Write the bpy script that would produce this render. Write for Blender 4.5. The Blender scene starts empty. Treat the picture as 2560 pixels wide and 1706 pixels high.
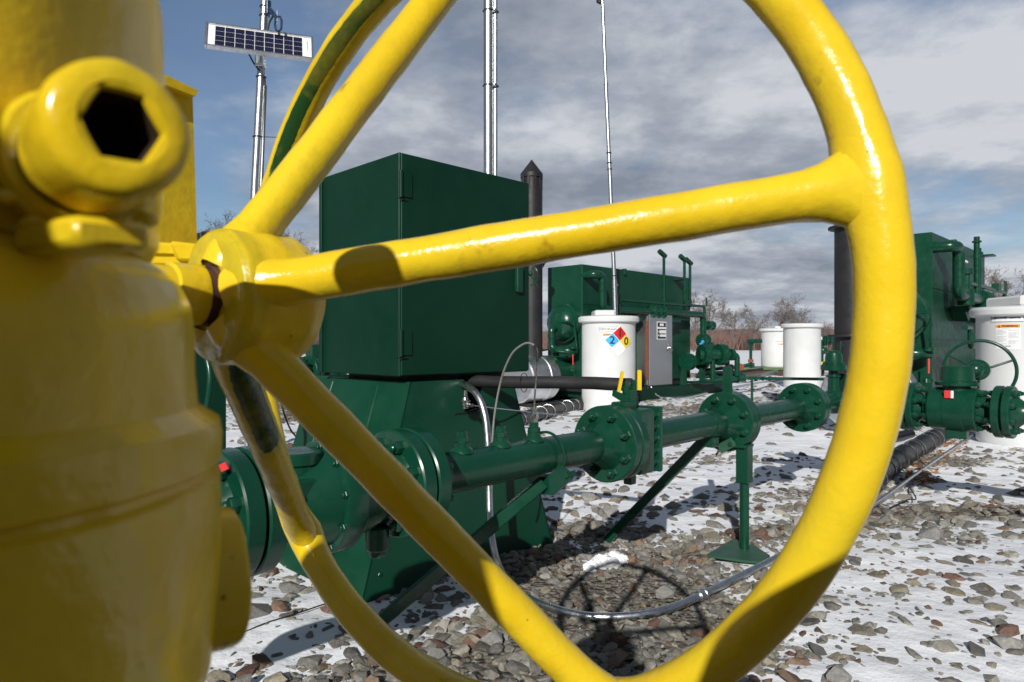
import bpy, bmesh, math, random
import numpy as np
from mathutils import Vector, Matrix, noise as mnoise

random.seed(7)
S = bpy.context.scene
COL = S.collection
F, CX, CV, HC = 1707.0, 1280.0, 860.0, 0.95     # 24 mm lens on a 2560 px wide frame, horizon row, eye height

def P(u, v, Y):                                  # survey point: sight line of the photograph at depth Y
    return Vector(((u - CX) / F * Y, Y, HC - (v - CV) / F * Y))
def Gp(u, v, z=0.0):                             # the same, met with the ground
    Y = F * (HC - z) / (v - CV)
    return Vector(((u - CX) / F * Y, Y, z))
V = Vector
E1 = V((.70711, .70711, 0)); E2 = V((-.70711, .70711, 0)); UZ = V((0, 0, 1))

# ------------------------------------------------------------------ materials
def nmat(name):
    m = bpy.data.materials.new(name); m.use_nodes = True
    nt = m.node_tree; b = nt.nodes['Principled BSDF']
    return m, nt, b
def N(nt, t, **kw):
    n = nt.nodes.new(t)
    for k, v in kw.items(): setattr(n, k, v)
    return n
def noise_node(nt, scale, detail=4, rough=.55, vec=None):
    n = N(nt, 'ShaderNodeTexNoise'); n.inputs['Scale'].default_value = scale
    n.inputs['Detail'].default_value = detail; n.inputs['Roughness'].default_value = rough
    if vec is None:
        tc = N(nt, 'ShaderNodeTexCoord'); vec = tc.outputs['Object']
    nt.links.new(vec, n.inputs['Vector']); return n
def ramp(nt, src, stops):
    r = N(nt, 'ShaderNodeValToRGB'); el = r.color_ramp.elements
    while len(el) < len(stops): el.new(.5)
    for e, (p, c) in zip(el, stops):
        e.position = p; e.color = (c, c, c, 1) if isinstance(c, (int, float)) else (*c, 1)
    nt.links.new(src, r.inputs['Fac']); return r
def mixc(nt, fac, a, b, mode='MIX'):
    m = N(nt, 'ShaderNodeMix', data_type='RGBA', blend_type=mode)
    for s, val in ((0, fac), (6, a), (7, b)):
        if hasattr(val, 'is_linked'): nt.links.new(val, m.inputs[s])
        elif isinstance(val, (int, float)): m.inputs[s].default_value = val if s == 0 else (val, val, val, 1)
        else: m.inputs[s].default_value = (*val, 1)
    return m.outputs[2]
def math_n(nt, op, a, b=None, c=None):
    m = N(nt, 'ShaderNodeMath', operation=op)
    for i, val in enumerate((a, b, c)):
        if val is None: continue
        if hasattr(val, 'is_linked'): nt.links.new(val, m.inputs[i])
        else: m.inputs[i].default_value = val
    return m.outputs[0]
def bump(nt, b, h, strength, dist=.002, prev=None):
    n = N(nt, 'ShaderNodeBump'); n.inputs['Strength'].default_value = strength; n.inputs['Distance'].default_value = dist
    nt.links.new(h, n.inputs['Height'])
    if prev is not None: nt.links.new(prev, n.inputs['Normal'])
    nt.links.new(n.outputs[0], b.inputs['Normal']); return n.outputs[0]
def paint(name, c1, c2, rough=.3, scale=6, lumps=0.15, lump_scale=60, coat=0.0, metal=0.0, spec=.5, fine=.05, fine_scale=600, dist=.002):
    m, nt, b = nmat(name)
    n = noise_node(nt, scale, 5); r = ramp(nt, n.outputs['Fac'], [(.35, c1), (.7, c2)])
    nt.links.new(r.outputs[0], b.inputs['Base Color'])
    b.inputs['Metallic'].default_value = metal; b.inputs['Coat Weight'].default_value = coat
    b.inputs['Coat Roughness'].default_value = .12; b.inputs['Specular IOR Level'].default_value = spec
    n2 = noise_node(nt, scale * 4, 4)
    rr = ramp(nt, n2.outputs['Fac'], [(.3, max(0, rough - .08)), (.7, min(1, rough + .1))])
    nt.links.new(rr.outputs[0], b.inputs['Roughness'])
    h1 = noise_node(nt, lump_scale, 3); p = bump(nt, b, h1.outputs['Fac'], lumps, dist)
    h2 = noise_node(nt, fine_scale, 2); bump(nt, b, h2.outputs['Fac'], fine, dist * .3, p)
    return m

M = {}
M['green'] = paint('green_paint', (.0026, .041, .0215), (.0042, .052, .028), .27, 5, .12, 45, spec=.42)
M['green_panel'] = paint('green_sheet_metal', (.0018, .0255, .0135), (.0030, .033, .018), .46, 2.5, .12, 5, spec=.22, fine=.05, fine_scale=220)
M['green_base'] = paint('faded_green_plate', (.02, .075, .042), (.035, .09, .06), .5, 8, .1, 40, spec=.3)
M['green_flat'] = paint('green_steel', (.0026, .042, .0215), (.004, .053, .027), .36, 3, .1, 20, spec=.4)
M['olive'] = paint('olive_plate', (.05, .10, .035), (.08, .14, .05), .5, 3)
M['black'] = paint('black_steel', (.012, .012, .014), (.022, .021, .022), .5, 3, .1, 30, spec=.4)
M['foam'] = paint('black_foam_insulation', (.014, .014, .015), (.024, .024, .025), .62, 8, .35, 25, spec=.35, fine=.2, fine_scale=300)
M['wrap'] = paint('black_tarp_wrap', (.007, .007, .008), (.013, .013, .015), .42, 6, .8, 14, spec=.4, dist=.01)
M['rubber'] = paint('black_rubber', (.01, .01, .01), (.016, .016, .016), .5, 10)
M['galv'] = paint('galvanised_steel', (.50, .52, .54), (.66, .68, .70), .33, 25, .08, 40, metal=1, fine=.04)
M['chrome'] = paint('plated_steel', (.55, .55, .55), (.7, .7, .7), .22, 20, .05, metal=1)
M['alu'] = paint('aluminium_cladding', (.62, .63, .65), (.75, .76, .78), .36, 4, .25, 6, metal=1, dist=.01)
M['white'] = paint('white_polyethylene', (.60, .61, .605), (.66, .67, .665), .42, 3, .06, 8, spec=.35)
M['sticker'] = paint('white_sticker', (.78, .79, .79), (.82, .83, .83), .4, 10, .02)
M['ink'] = paint('black_ink', (.015, .015, .018), (.02, .02, .02), .45, 10, .02)
M['ink_grey'] = paint('grey_ink', (.42, .42, .43), (.5, .5, .5), .5, 10, .02)
M['red'] = paint('red_enamel', (.50, .012, .012), (.58, .02, .02), .35, 10, .02)
M['blue'] = paint('blue_sticker', (.035, .38, .80), (.05, .42, .85), .35, 10, .02)
M['yel_st'] = paint('yellow_sticker', (.72, .52, .03), (.78, .56, .04), .35, 10, .02)
M['orange'] = paint('orange_sticker', (.85, .30, .02), (.9, .34, .03), .4, 10, .02)
M['hinge'] = paint('rusty_hinge', (.20, .045, .018), (.28, .07, .03), .55, 25, .3)
M['rust'] = paint('rust', (.022, .010, .006), (.11, .038, .015), .8, 60, .5, 200)
M['grime'] = paint('oily_grime', (.012, .008, .004), (.05, .03, .008), .6, 90, .4)
M['tag_red'] = paint('red_plastic_tag', (.62, .03, .03), (.7, .05, .05), .4, 10)
M['yel_lever'] = paint('yellow_vinyl', (.72, .50, .01), (.78, .54, .015), .38, 20, .05)
M['cell'] = paint('solar_cell', (.008, .010, .030), (.012, .014, .045), .12, 30, .02, spec=.6)
M['blue_metal'] = paint('blue_anodised_metal', (.01, .03, .08), (.02, .05, .11), .35, 20)

def stainless():
    m, nt, b = nmat('brushed_stainless')
    b.inputs['Metallic'].default_value = 1; b.inputs['Base Color'].default_value = (.64, .64, .645, 1)
    b.inputs['Roughness'].default_value = .34; b.inputs['Anisotropic'].default_value = .4
    tc = N(nt, 'ShaderNodeTexCoord'); mp = N(nt, 'ShaderNodeMapping'); mp.inputs['Scale'].default_value = (300, 300, 3)
    nt.links.new(tc.outputs['Object'], mp.inputs[0]); n = noise_node(nt, 1, 3, .6, mp.outputs[0])
    p = bump(nt, b, n.outputs['Fac'], .08, .002)
    n2 = noise_node(nt, 2.2, 2); bump(nt, b, n2.outputs['Fac'], .35, .02, p)
    return m
M['stainless'] = stainless()

def yellow():
    m, nt, b = nmat('yellow_brush_paint')
    n = noise_node(nt, 14, 6, .6)
    r = ramp(nt, n.outputs['Fac'], [(.3, (.70, .47, .010)), (.55, (.76, .535, .018)), (.8, (.66, .51, .018))])
    # thin coat: the old green shows where the brush did not cover
    n2 = noise_node(nt, 34, 6, .7); n3 = noise_node(nt, 160, 4, .6)
    at = N(nt, 'ShaderNodeAttribute', attribute_name='wear', attribute_type='GEOMETRY')
    s = math_n(nt, 'ADD', at.outputs['Fac'], math_n(nt, 'MULTIPLY_ADD', n2.outputs['Fac'], .55, -.275))
    s = math_n(nt, 'ADD', s, math_n(nt, 'MULTIPLY_ADD', n3.outputs['Fac'], .36, -.18))
    f1 = ramp(nt, s, [(.20, 0.0), (.50, .42)])
    c = mixc(nt, f1.outputs[0], r.outputs[0], (.19, .24, .012))
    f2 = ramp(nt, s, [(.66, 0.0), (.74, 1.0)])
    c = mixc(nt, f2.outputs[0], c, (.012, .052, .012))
    nr = noise_node(nt, 48, 3, .6); nr2 = noise_node(nt, 9, 2)
    rs = math_n(nt, 'MULTIPLY', nr.outputs['Fac'], nr2.outputs['Fac'])
    f3 = ramp(nt, rs, [(.41, 0.0), (.48, .7)])
    c = mixc(nt, f3.outputs[0], c, (.16, .055, .010))
    gr = noise_node(nt, 9, 6, .65); g3 = ramp(nt, gr.outputs['Fac'], [(.50, 0.0), (.72, .5)])
    c = mixc(nt, g3.outputs[0], c, (.50, .33, .010))
    sp = N(nt, 'ShaderNodeTexVoronoi'); sp.inputs['Scale'].default_value = 75; tcs = N(nt, 'ShaderNodeTexCoord'); nt.links.new(tcs.outputs['Object'], sp.inputs['Vector'])
    f5 = ramp(nt, sp.outputs['Distance'], [(.055, .75), (.085, 0.0)]); n5 = noise_node(nt, 21, 3); f6 = ramp(nt, n5.outputs['Fac'], [(.55, 0.0), (.60, 1.0)])
    c = mixc(nt, math_n(nt, 'MULTIPLY', f5.outputs[0], f6.outputs[0]), c, (.13, .10, .02))
    nt.links.new(c, b.inputs['Base Color'])
    n4 = noise_node(nt, 30, 4); rr = ramp(nt, n4.outputs['Fac'], [(.3, .15), (.75, .32)])
    nt.links.new(rr.outputs[0], b.inputs['Roughness']); b.inputs['Specular IOR Level'].default_value = .42
    h1 = noise_node(nt, 48, 4, .6); p = bump(nt, b, h1.outputs['Fac'], .20, .004); h3 = noise_node(nt, 125, 4, .6); p = bump(nt, b, h3.outputs['Fac'], .14, .002, p)
    h2 = noise_node(nt, 330, 3); p = bump(nt, b, h2.outputs['Fac'], .10, .0012, p)
    return m
M['yellow'] = yellow()

def bark(name, c1, c2):
    m, nt, b = nmat(name); n = noise_node(nt, 1.2, 4)
    r = ramp(nt, n.outputs['Fac'], [(.35, c1), (.65, c2)]); nt.links.new(r.outputs[0], b.inputs['Base Color'])
    b.inputs['Roughness'].default_value = .9; return m
M['bark'] = bark('grey_brown_bark', (.105, .085, .075), (.17, .14, .125))
M['brush'] = bark('reddish_brush', (.115, .066, .055), (.19, .115, .095))
M['leaf'] = bark('dry_oak_leaf', (.24, .10, .03), (.36, .17, .06))
M['hill'] = bark('wooded_hill', (.085, .088, .10), (.11, .11, .125))

def attr_color(name, rough, b1):
    m, nt, b = nmat(name)
    at = N(nt, 'ShaderNodeAttribute', attribute_name='tint', attribute_type='GEOMETRY')
    n = noise_node(nt, 90, 4); r = ramp(nt, n.outputs['Fac'], [(.3, .72), (.7, 1.18)])
    c = mixc(nt, 1.0, at.outputs['Color'], r.outputs[0], 'MULTIPLY')
    nt.links.new(c, b.inputs['Base Color']); b.inputs['Roughness'].default_value = rough
    b.inputs['Specular IOR Level'].default_value = .3
    n2 = noise_node(nt, 160, 4); bump(nt, b, n2.outputs['Fac'], b1, .006); return m
M['stone'] = attr_color('crushed_stone', .8, .5)

def ground_mat():
    m, nt, b = nmat('snow_and_gravel')
    geo = N(nt, 'ShaderNodeNewGeometry'); pos = geo.outputs['Position']
    at = N(nt, 'ShaderNodeAttribute', attribute_name='snow', attribute_type='GEOMETRY')
    n1 = noise_node(nt, 11, 6, .62, pos); n2 = noise_node(nt, 1.1, 5, .6, pos); n3 = noise_node(nt, 42, 4, .6, pos)
    s = math_n(nt, 'ADD', at.outputs['Fac'], math_n(nt, 'MULTIPLY_ADD', n1.outputs['Fac'], 1.1, -.55))
    s = math_n(nt, 'ADD', s, math_n(nt, 'MULTIPLY_ADD', n3.outputs['Fac'], .4, -.2))
    f = ramp(nt, s, [(.43, 0.0), (.57, 1.0)])
    # gravel bed between the loose stones
    vo = N(nt, 'ShaderNodeTexVoronoi'); vo.inputs['Scale'].default_value = 38; nt.links.new(pos, vo.inputs['Vector'])
    vc = N(nt, 'ShaderNodeSeparateColor'); nt.links.new(vo.outputs['Color'], vc.inputs[0])
    rc = ramp(nt, vc.outputs[0], [(0, (.06, .057, .052)), (.35, (.14, .135, .12)), (.7, (.20, .19, .17)), (.88, (.14, .10, .08)), (1, (.25, .24, .215))])
    vo2 = N(nt, 'ShaderNodeTexVoronoi'); vo2.inputs['Scale'].default_value = 95; nt.links.new(pos, vo2.inputs['Vector'])
    vc2 = N(nt, 'ShaderNodeSeparateColor'); nt.links.new(vo2.outputs['Color'], vc2.inputs[0])
    rc2 = ramp(nt, vc2.outputs[0], [(0, (.05, .042, .035)), (.6, (.13, .11, .09)), (1, (.20, .15, .11))])
    g = mixc(nt, n2.outputs['Fac'], rc.outputs[0], rc2.outputs[0])
    sc = ramp(nt, n2.outputs['Fac'], [(.3, (.78, .80, .84)), (.7, (.85, .86, .88))])
    c = mixc(nt, f.outputs[0], g, sc.outputs[0]); nt.links.new(c, b.inputs['Base Color'])
    rr = ramp(nt, f.outputs[0], [(0, .85), (1, .55)]); nt.links.new(rr.outputs[0], b.inputs['Roughness'])
    b.inputs['Specular IOR Level'].default_value = .3
    hv = math_n(nt, 'MULTIPLY', math_n(nt, 'SUBTRACT', 1.0, vo.outputs['Distance']), math_n(nt, 'SUBTRACT', 1.0, f.outputs[0]))
    p = bump(nt, b, hv, .9, .02)
    hs = noise_node(nt, 7, 5, .6, pos); p = bump(nt, b, hs.outputs['Fac'], .35, .05, p)
    p = bump(nt, b, f.outputs[0], .5, .01, p)
    hs = noise_node(nt, 260, 3, .6, pos); bump(nt, b, hs.outputs['Fac'], .3, .002, p)
    return m
M['ground'] = ground_mat()
def snow_mat():
    m, nt, b = nmat('snow'); b.inputs['Base Color'].default_value = (.84, .85, .87, 1); b.inputs['Roughness'].default_value = .55
    n = noise_node(nt, 120, 4); bump(nt, b, n.outputs['Fac'], .5, .004); return m
M['snow'] = snow_mat()

# ------------------------------------------------------------------ mesh building
class MB:
    def __init__(s): s.v = []; s.f = []; s.w = None
    def add(s, vs, fs):
        k = len(s.v); s.v += [tuple(x) for x in vs]; s.f += [tuple(i + k for i in f) for f in fs]; return s
    def lathe(s, o, d, prof, seg=32, rfun=None, cap=True):
        o = V(o); d = V(d).normalized()
        a = d.cross(UZ) if abs(d.z) < .9 else d.cross(V((0, 1, 0)))
        a.normalize(); b = d.cross(a); vs = []; fs = []
        for (t, r) in prof:
            for i in range(seg):
                th = 2 * math.pi * i / seg; rr = r * (rfun(th) if rfun else 1)
                vs.append(o + d * t + a * (rr * math.cos(th)) + b * (rr * math.sin(th)))
        n = len(prof)
        for j in range(n - 1):
            for i in range(seg):
                i2 = (i + 1) % seg
                fs.append((j * seg + i, j * seg + i2, (j + 1) * seg + i2, (j + 1) * seg + i))
        if cap:
            if prof[0][1] > 1e-6: fs.append(tuple(range(seg - 1, -1, -1)))
            if prof[-1][1] > 1e-6: fs.append(tuple((n - 1) * seg + i for i in range(seg)))
        return s.add(vs, fs)
    def cyl(s, a, b, r, seg=24, ch=0.0, r2=None):
        a = V(a); b = V(b); L = (b - a).length; r2 = r if r2 is None else r2
        pr = [(0, r), (L, r2)] if ch <= 0 else [(0, r - ch), (ch, r), (L - ch, r2), (L, r2 - ch)]
        return s.lathe(a, b - a, pr, seg)
    def tube(s, pts, r, seg=12, closed=False, cap=True):
        pts = [V(p) for p in pts]; n = len(pts); vs = []; fs = []
        rad = r if isinstance(r, (list, tuple)) else [r] * n
        tan = []
        for i in range(n):
            if closed: t = pts[(i + 1) % n] - pts[i - 1]
            else: t = pts[min(i + 1, n - 1)] - pts[max(i - 1, 0)]
            tan.append(t.normalized())
        t0 = tan[0]; a = t0.cross(UZ)
        if a.length < .1: a = t0.cross(V((0, 1, 0)))
        a.normalize()
        for i in range(n):
            t = tan[i]; a = (a - t * a.dot(t)).normalized(); b = t.cross(a)
            for k in range(seg):
                th = 2 * math.pi * k / seg
                vs.append(pts[i] + (a * math.cos(th) + b * math.sin(th)) * rad[i])
        m = n if closed else n - 1
        for j in range(m):
            j2 = (j + 1) % n
            for k in range(seg):
                k2 = (k + 1) % seg
                fs.append((j * seg + k, j * seg + k2, j2 * seg + k2, j2 * seg + k))
        if cap and not closed:
            fs.append(tuple(range(seg - 1, -1, -1))); fs.append(tuple((n - 1) * seg + k for k in range(seg)))
        return s.add(vs, fs)
    def box(s, c, h, ax=(E1, E2, UZ), b=.004):
        c = V(c); b = min(b, min(h) * .45); vs = []; idx = {}
        for sx in (-1, 1):
            for sy in (-1, 1):
                for sz in (-1, 1):
                    sg = (sx, sy, sz)
                    for a in range(3):
                        q = [sg[k] * (h[k] if k == a else h[k] - b) for k in range(3)]
                        idx[(sg, a)] = len(vs); vs.append(c + ax[0] * q[0] + ax[1] * q[1] + ax[2] * q[2])
        fs = []
        for a in range(3):
            o1, o2 = (a + 1) % 3, (a + 2) % 3
            for sg in (-1, 1):
                q = []
                for (p, r) in ((-1, -1), (1, -1), (1, 1), (-1, 1)):
                    t = [0, 0, 0]; t[a] = sg; t[o1] = p; t[o2] = r; q.append(idx[(tuple(t), a)])
                fs.append(tuple(q))
            for p in (-1, 1):
                for r in (-1, 1):
                    t1 = [0, 0, 0]; t1[o1] = p; t1[o2] = r; t2 = list(t1); t1[a] = -1; t2[a] = 1
                    fs.append((idx[(tuple(t1), o1)], idx[(tuple(t2), o1)], idx[(tuple(t2), o2)], idx[(tuple(t1), o2)]))
        for sx in (-1, 1):
            for sy in (-1, 1):
                for sz in (-1, 1): fs.append(tuple(idx[((sx, sy, sz), a)] for a in range(3)))
        return s.add(vs, fs)
    def prism(s, poly, d):                       # planar polygon of 3-D points pushed along d
        n = len(poly); vs = [V(p) for p in poly] + [V(p) + V(d) for p in poly]
        fs = [tuple(range(n)), tuple(range(2 * n - 1, n - 1, -1))] + [(i, (i + 1) % n, n + (i + 1) % n, n + i) for i in range(n)]
        return s.add(vs, fs)
    def ball(s, c, r, seg=24, rings=12, sx=(1, 1, 1)):
        k = len(s.v)
        pr = [(-r * math.cos(math.pi * i / rings), max(r * math.sin(math.pi * i / rings), 1e-5)) for i in range(rings + 1)]
        s.lathe(c, UZ, pr, seg)
        for i in range(k, len(s.v)):
            p = s.v[i]; s.v[i] = tuple(c[j] + (p[j] - c[j]) * sx[j] for j in range(3))
        return s
    def wobble(s, amp, freq, k=0, seed=0):       # lumpy hand-painted surface
        for i in range(k, len(s.v)):
            p = V(s.v[i]); n = mnoise.noise_vector(p * freq + V((seed, seed * 2, 3))); s.v[i] = tuple(p + n * amp)
        return s

ROOT = {}
def tag(o, label=None, cat=None, group=None, kind=None):
    if label: o['label'] = label
    if cat: o['category'] = cat
    if group: o['group'] = group
    if kind: o['kind'] = kind
    return o
def thing(name, label, cat, loc, group=None):
    o = bpy.data.objects.new(name, None); o.empty_display_size = .1; COL.objects.link(o)
    o.location = V(loc); ROOT[o] = V(loc); return tag(o, label, cat, group)
def obj(name, g, mat, parent=None, smooth=32, loc=None):
    """one mesh object; g is in world coordinates"""
    off = ROOT[parent] if parent is not None else (V(loc) if loc is not None else V((0, 0, 0)))
    me = bpy.data.meshes.new(name)
    me.from_pydata([(x - off.x, y - off.y, z - off.z) for x, y, z in g.v], [], g.f)
    bm = bmesh.new(); bm.from_mesh(me); bmesh.ops.recalc_face_normals(bm, faces=bm.faces[:]); bm.to_mesh(me); bm.free()
    if smooth:
        me.shade_smooth(); me.set_sharp_from_angle(angle=math.radians(smooth))
    if g.w is not None:
        a = me.attributes.new('wear', 'FLOAT', 'POINT'); a.data.foreach_set('value', g.w)
    me.materials.append(mat)
    o = bpy.data.objects.new(name, me); COL.objects.link(o); ROOT[o] = off
    if parent is not None: o.parent = parent
    else: o.location = off
    return o
def copy_tree(o, parent=None):
    c = o.copy(); COL.objects.link(c); ROOT[c] = ROOT.get(o, V((0, 0, 0)))
    if parent is not None: c.parent = parent
    for ch in list(o.children): copy_tree(ch, c)
    return c

def bez(pts, n=10):                              # smooth Catmull-Rom path through pts
    pts = [V(p) for p in pts]; out = []
    for i in range(len(pts) - 1):
        p0 = pts[max(i - 1, 0)]; p1 = pts[i]; p2 = pts[i + 1]; p3 = pts[min(i + 2, len(pts) - 1)]
        for k in range(n):
            t = k / n
            out.append(.5 * ((2 * p1) + (p2 - p0) * t + (2 * p0 - 5 * p1 + 4 * p2 - p3) * t * t + (3 * p1 - p0 - 3 * p2 + p3) * t ** 3))
    out.append(pts[-1]); return out
def elbows(pts, rad, n=7):                       # polyline with rounded corners
    pts = [V(p) for p in pts]; out = [pts[0]]
    for i in range(1, len(pts) - 1):
        a = (pts[i - 1] - pts[i]).normalized(); b = (pts[i + 1] - pts[i]).normalized()
        r = min(rad, (pts[i - 1] - pts[i]).length * .49, (pts[i + 1] - pts[i]).length * .49)
        q0 = pts[i] + a * r; q1 = pts[i] + b * r
        for k in range(n + 1):
            t = k / n; out.append(q0 * (1 - t) ** 2 + pts[i] * 2 * t * (1 - t) + q1 * t * t)
    out.append(pts[-1]); return out

def hexnut(g, c, d, r, h, stud=0.0, sr=.5):
    """hexagon nut standing on point c along d, with a stud end"""
    g.lathe(c, d, [(0, r), (h * .8, r), (h, r * .84)], 6)
    if stud > 0: g.lathe(V(c) + V(d).normalized() * h, d, [(0, r * sr), (stud * .75, r * sr), (stud, r * sr * .7)], 12)
    return g

# ------------------------------------------------------------------ text and decals
def text_mb(txt, o, ux, uy, size, depth=.0006, align='CENTER', bold=0.0):
    cu = bpy.data.curves.new('lettering', 'FONT'); cu.body = txt; cu.size = size; cu.align_x = align; cu.align_y = 'CENTER'
    cu.extrude = depth; cu.offset = bold; cu.resolution_u = 3
    ob = bpy.data.objects.new('lettering', cu); COL.objects.link(ob)
    dg = bpy.context.evaluated_depsgraph_get(); me = bpy.data.meshes.new_from_object(ob.evaluated_get(dg))
    ux = V(ux); uy = V(uy); uz = ux.cross(uy); g = MB(); o = V(o)
    g.add([o + ux * v.co.x + uy * v.co.y + uz * v.co.z for v in me.vertices], [tuple(p.vertices) for p in me.polygons])
    bpy.data.objects.remove(ob); bpy.data.curves.remove(cu); bpy.data.meshes.remove(me); return g
def rect(g, o, ux, uy, x0, x1, y0, y1, d=.001, seg=1):
    ux = V(ux); uy = V(uy); n = ux.cross(uy)
    for k in range(seg):
        a = x0 + (x1 - x0) * k / seg; b = x0 + (x1 - x0) * (k + 1) / seg
        g.prism([V(o) + ux * a + uy * y0, V(o) + ux * b + uy * y0, V(o) + ux * b + uy * y1, V(o) + ux * a + uy * y1], n * d)
    return g
def wrap(g, c, R, ang):
    """bend a flat decal (x across, z up, y = -height above skin) round a vertical cylinder at c; ang = facing azimuth"""
    out = []
    for x, y, z in g.v:
        th = ang + x / R; r = R - y
        out.append((c[0] + r * math.sin(th), c[1] - r * math.cos(th), z))
    g.v = out; return g

# ================================================================== SETTING
def vnoise(x, y, seed=0):
    xi = np.floor(x).astype(np.int64); yi = np.floor(y).astype(np.int64); xf = x - xi; yf = y - yi
    def h(a, b):
        n = (a * 374761393 + b * 668265263 + seed * 974634777) & 0xffffffff
        n = ((n ^ (n >> 13)) * 1274126177) & 0xffffffff
        return ((n ^ (n >> 16)) & 0xffff) / 65535.0
    u = xf * xf * (3 - 2 * xf); v = yf * yf * (3 - 2 * yf)
    return (h(xi, yi) * (1 - u) + h(xi + 1, yi) * u) * (1 - v) + (h(xi, yi + 1) * (1 - u) + h(xi + 1, yi + 1) * u) * v
def fbm(x, y, seed=0, o=4):
    s = 0; a = .5; t = 0
    for k in range(o): s = s + a * vnoise(x * 2 ** k, y * 2 ** k, seed + k * 17); t += a; a *= .5
    return s / t
def gz(x, y):
    x = np.asarray(x, float); y = np.asarray(y, float)
    return (fbm(x * 1.3, y * 1.3, 3) - .5) * .05 * np.clip(y - 1.0, .3, 1) * np.exp(-np.clip(y - 30, 0, 1e9) / 60)
def blob(x, y, c, rx, ry, rot=0.0):
    dx = x - c[0]; dy = y - c[1]; ca, sa = math.cos(rot), math.sin(rot)
    a = (dx * ca + dy * sa) / rx; b = (-dx * sa + dy * ca) / ry
    return np.exp(-(a * a + b * b))
def snow_cover(x, y):
    """0 bare gravel .. 1 deep snow"""
    x = np.asarray(x, float); y = np.asarray(y, float)
    s = .77 + (fbm(x * .9 + 5, y * 1.1, 11, 4) - .5) * .5
    g = lambda u, v: tuple(Gp(u, v))[:2]
    for (u, v, rx, ry, rot, w) in [
        (1570, 1500, .40, .30, .2, -1.2), (1500, 1320, .32, .18, .2, -.5), (1640, 1640, .4, .2, 0, -.5),
        (2380, 1275, .8, .12, 0, -.8), (2150, 1310, .3, .10, 0, -.4), (1930, 1330, .3, .16, .4, -.5),
        (1250, 1640, .35, .16, 0, -.45), (1330, 1400, .25, .2, .5, -.45), (800, 1680, .4, .12, 0, -.15), (1700, 1380, .3, .18, .4, -.42),
        (1120, 1690, .3, .12, 0, -.5), (2000, 1230, .5, .12, .4, -.25), (760, 1040, .8, .8, 0, -.6), (2300, 1150, .3, .5, .8, -.55),
        (1800, 1190, .75, .30, .35, .45), (2100, 1120, .6, .35, .3, .4), (650, 1350, .35, .2, 0, .4), (620, 1560, .4, .25, 0, .30), (2420, 1420, .35, .16, 0, .12),
        (1420, 1090, .7, .5, .3, .4), (2520, 1560, .35, .14, 0, .35), (1850, 1480, .12, .10, 0, .25), (1700, 1010, .8, .4, .3, .3), (2480, 1180, .5, .25, .2, .25)]:
        s = s + w * blob(x, y, g(u, v), rx, ry, rot)
    s = s - np.clip((1.35 - y) / .4, 0, 1) * .9
    far = np.clip((y - 8.5) / 3, 0, 1) * np.clip((34 - y) / 6, 0, 1)
    s = s + far * ((fbm(x * .35, y * .5, 23, 3) - .5) * 1.3 - .20)
    s = s + np.clip((y - 32) / 8, 0, 1) * .7
    return s

def axis(lo, hi, step, grow, lim0, lim1):
    a = list(np.arange(lo, hi, step)); d = step
    while a[-1] < lim1: d *= grow; a.append(a[-1] + d)
    d = step; b = []; x = lo
    while x > lim0: d *= grow; x -= d; b.append(x)
    return np.array(b[::-1] + a)
xs = axis(-2.2, 4.4, .026, 1.075, -700, 700); ys = axis(1.2, 6.6, .026, 1.06, -30, 900)
gxx, gyy = np.meshgrid(xs, ys)
gzz = gz(gxx, gyy)
sn = snow_cover(gxx, gyy)
gzz = gzz + np.clip(sn - .5, 0, .5) * .014 + np.where(gyy < 12, (fbm(gxx * 7, gyy * 7, 61, 3) - .5) * .022, 0)
nx, ny = len(xs), len(ys)
co = np.stack([gxx.ravel(), gyy.ravel(), gzz.ravel()], 1)
ii = (np.arange(ny - 1)[:, None] * nx + np.arange(nx - 1)[None]).ravel()
fc = np.stack([ii, ii + 1, ii + nx + 1, ii + nx], 1)
def np_mesh(name, co, fc, k, mat, smooth=True):
    me = bpy.data.meshes.new(name); me.vertices.add(len(co)); me.vertices.foreach_set('co', co.astype(np.float32).ravel())
    me.loops.add(fc.size); me.loops.foreach_set('vertex_index', fc.astype(np.int32).ravel())
    me.polygons.add(len(fc)); me.polygons.foreach_set('loop_start', np.arange(0, fc.size, k, dtype=np.int32))
    me.polygons.foreach_set('use_smooth', np.full(len(fc), smooth)); me.update(calc_edges=True); me.materials.append(mat)
    o = bpy.data.objects.new(name, me); COL.objects.link(o); return o
ground = np_mesh('ground', co, fc, 4, M['ground'])
a = ground.data.attributes.new('snow', 'FLOAT', 'POINT'); a.data.foreach_set('value', sn.ravel().astype(np.float32))
tag(ground, kind='structure')

# hills on the horizon
hx = np.linspace(-900, 1100, 160); hv = []
for row, (yy, hs) in enumerate(((560, 0), (600, .8), (680, 1.0), (800, .7))):
    z = (7 + 10 * fbm(hx / 260 + 4, hx * 0 + 1, 5, 3) + 5 * fbm(hx / 60, hx * 0 + 2, 6, 3)) * hs - (2 if hs == 0 else 0)
    hv.append(np.stack([hx, np.full_like(hx, yy), z], 1))
hv = np.concatenate(hv); k = np.arange(159); hf = np.concatenate([np.stack([r * 160 + k, r * 160 + k + 1, (r + 1) * 160 + k + 1, (r + 1) * 160 + k], 1) for r in range(3)])
tag(np_mesh('hills', hv, hf, 4, M['hill']), kind='structure')

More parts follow.
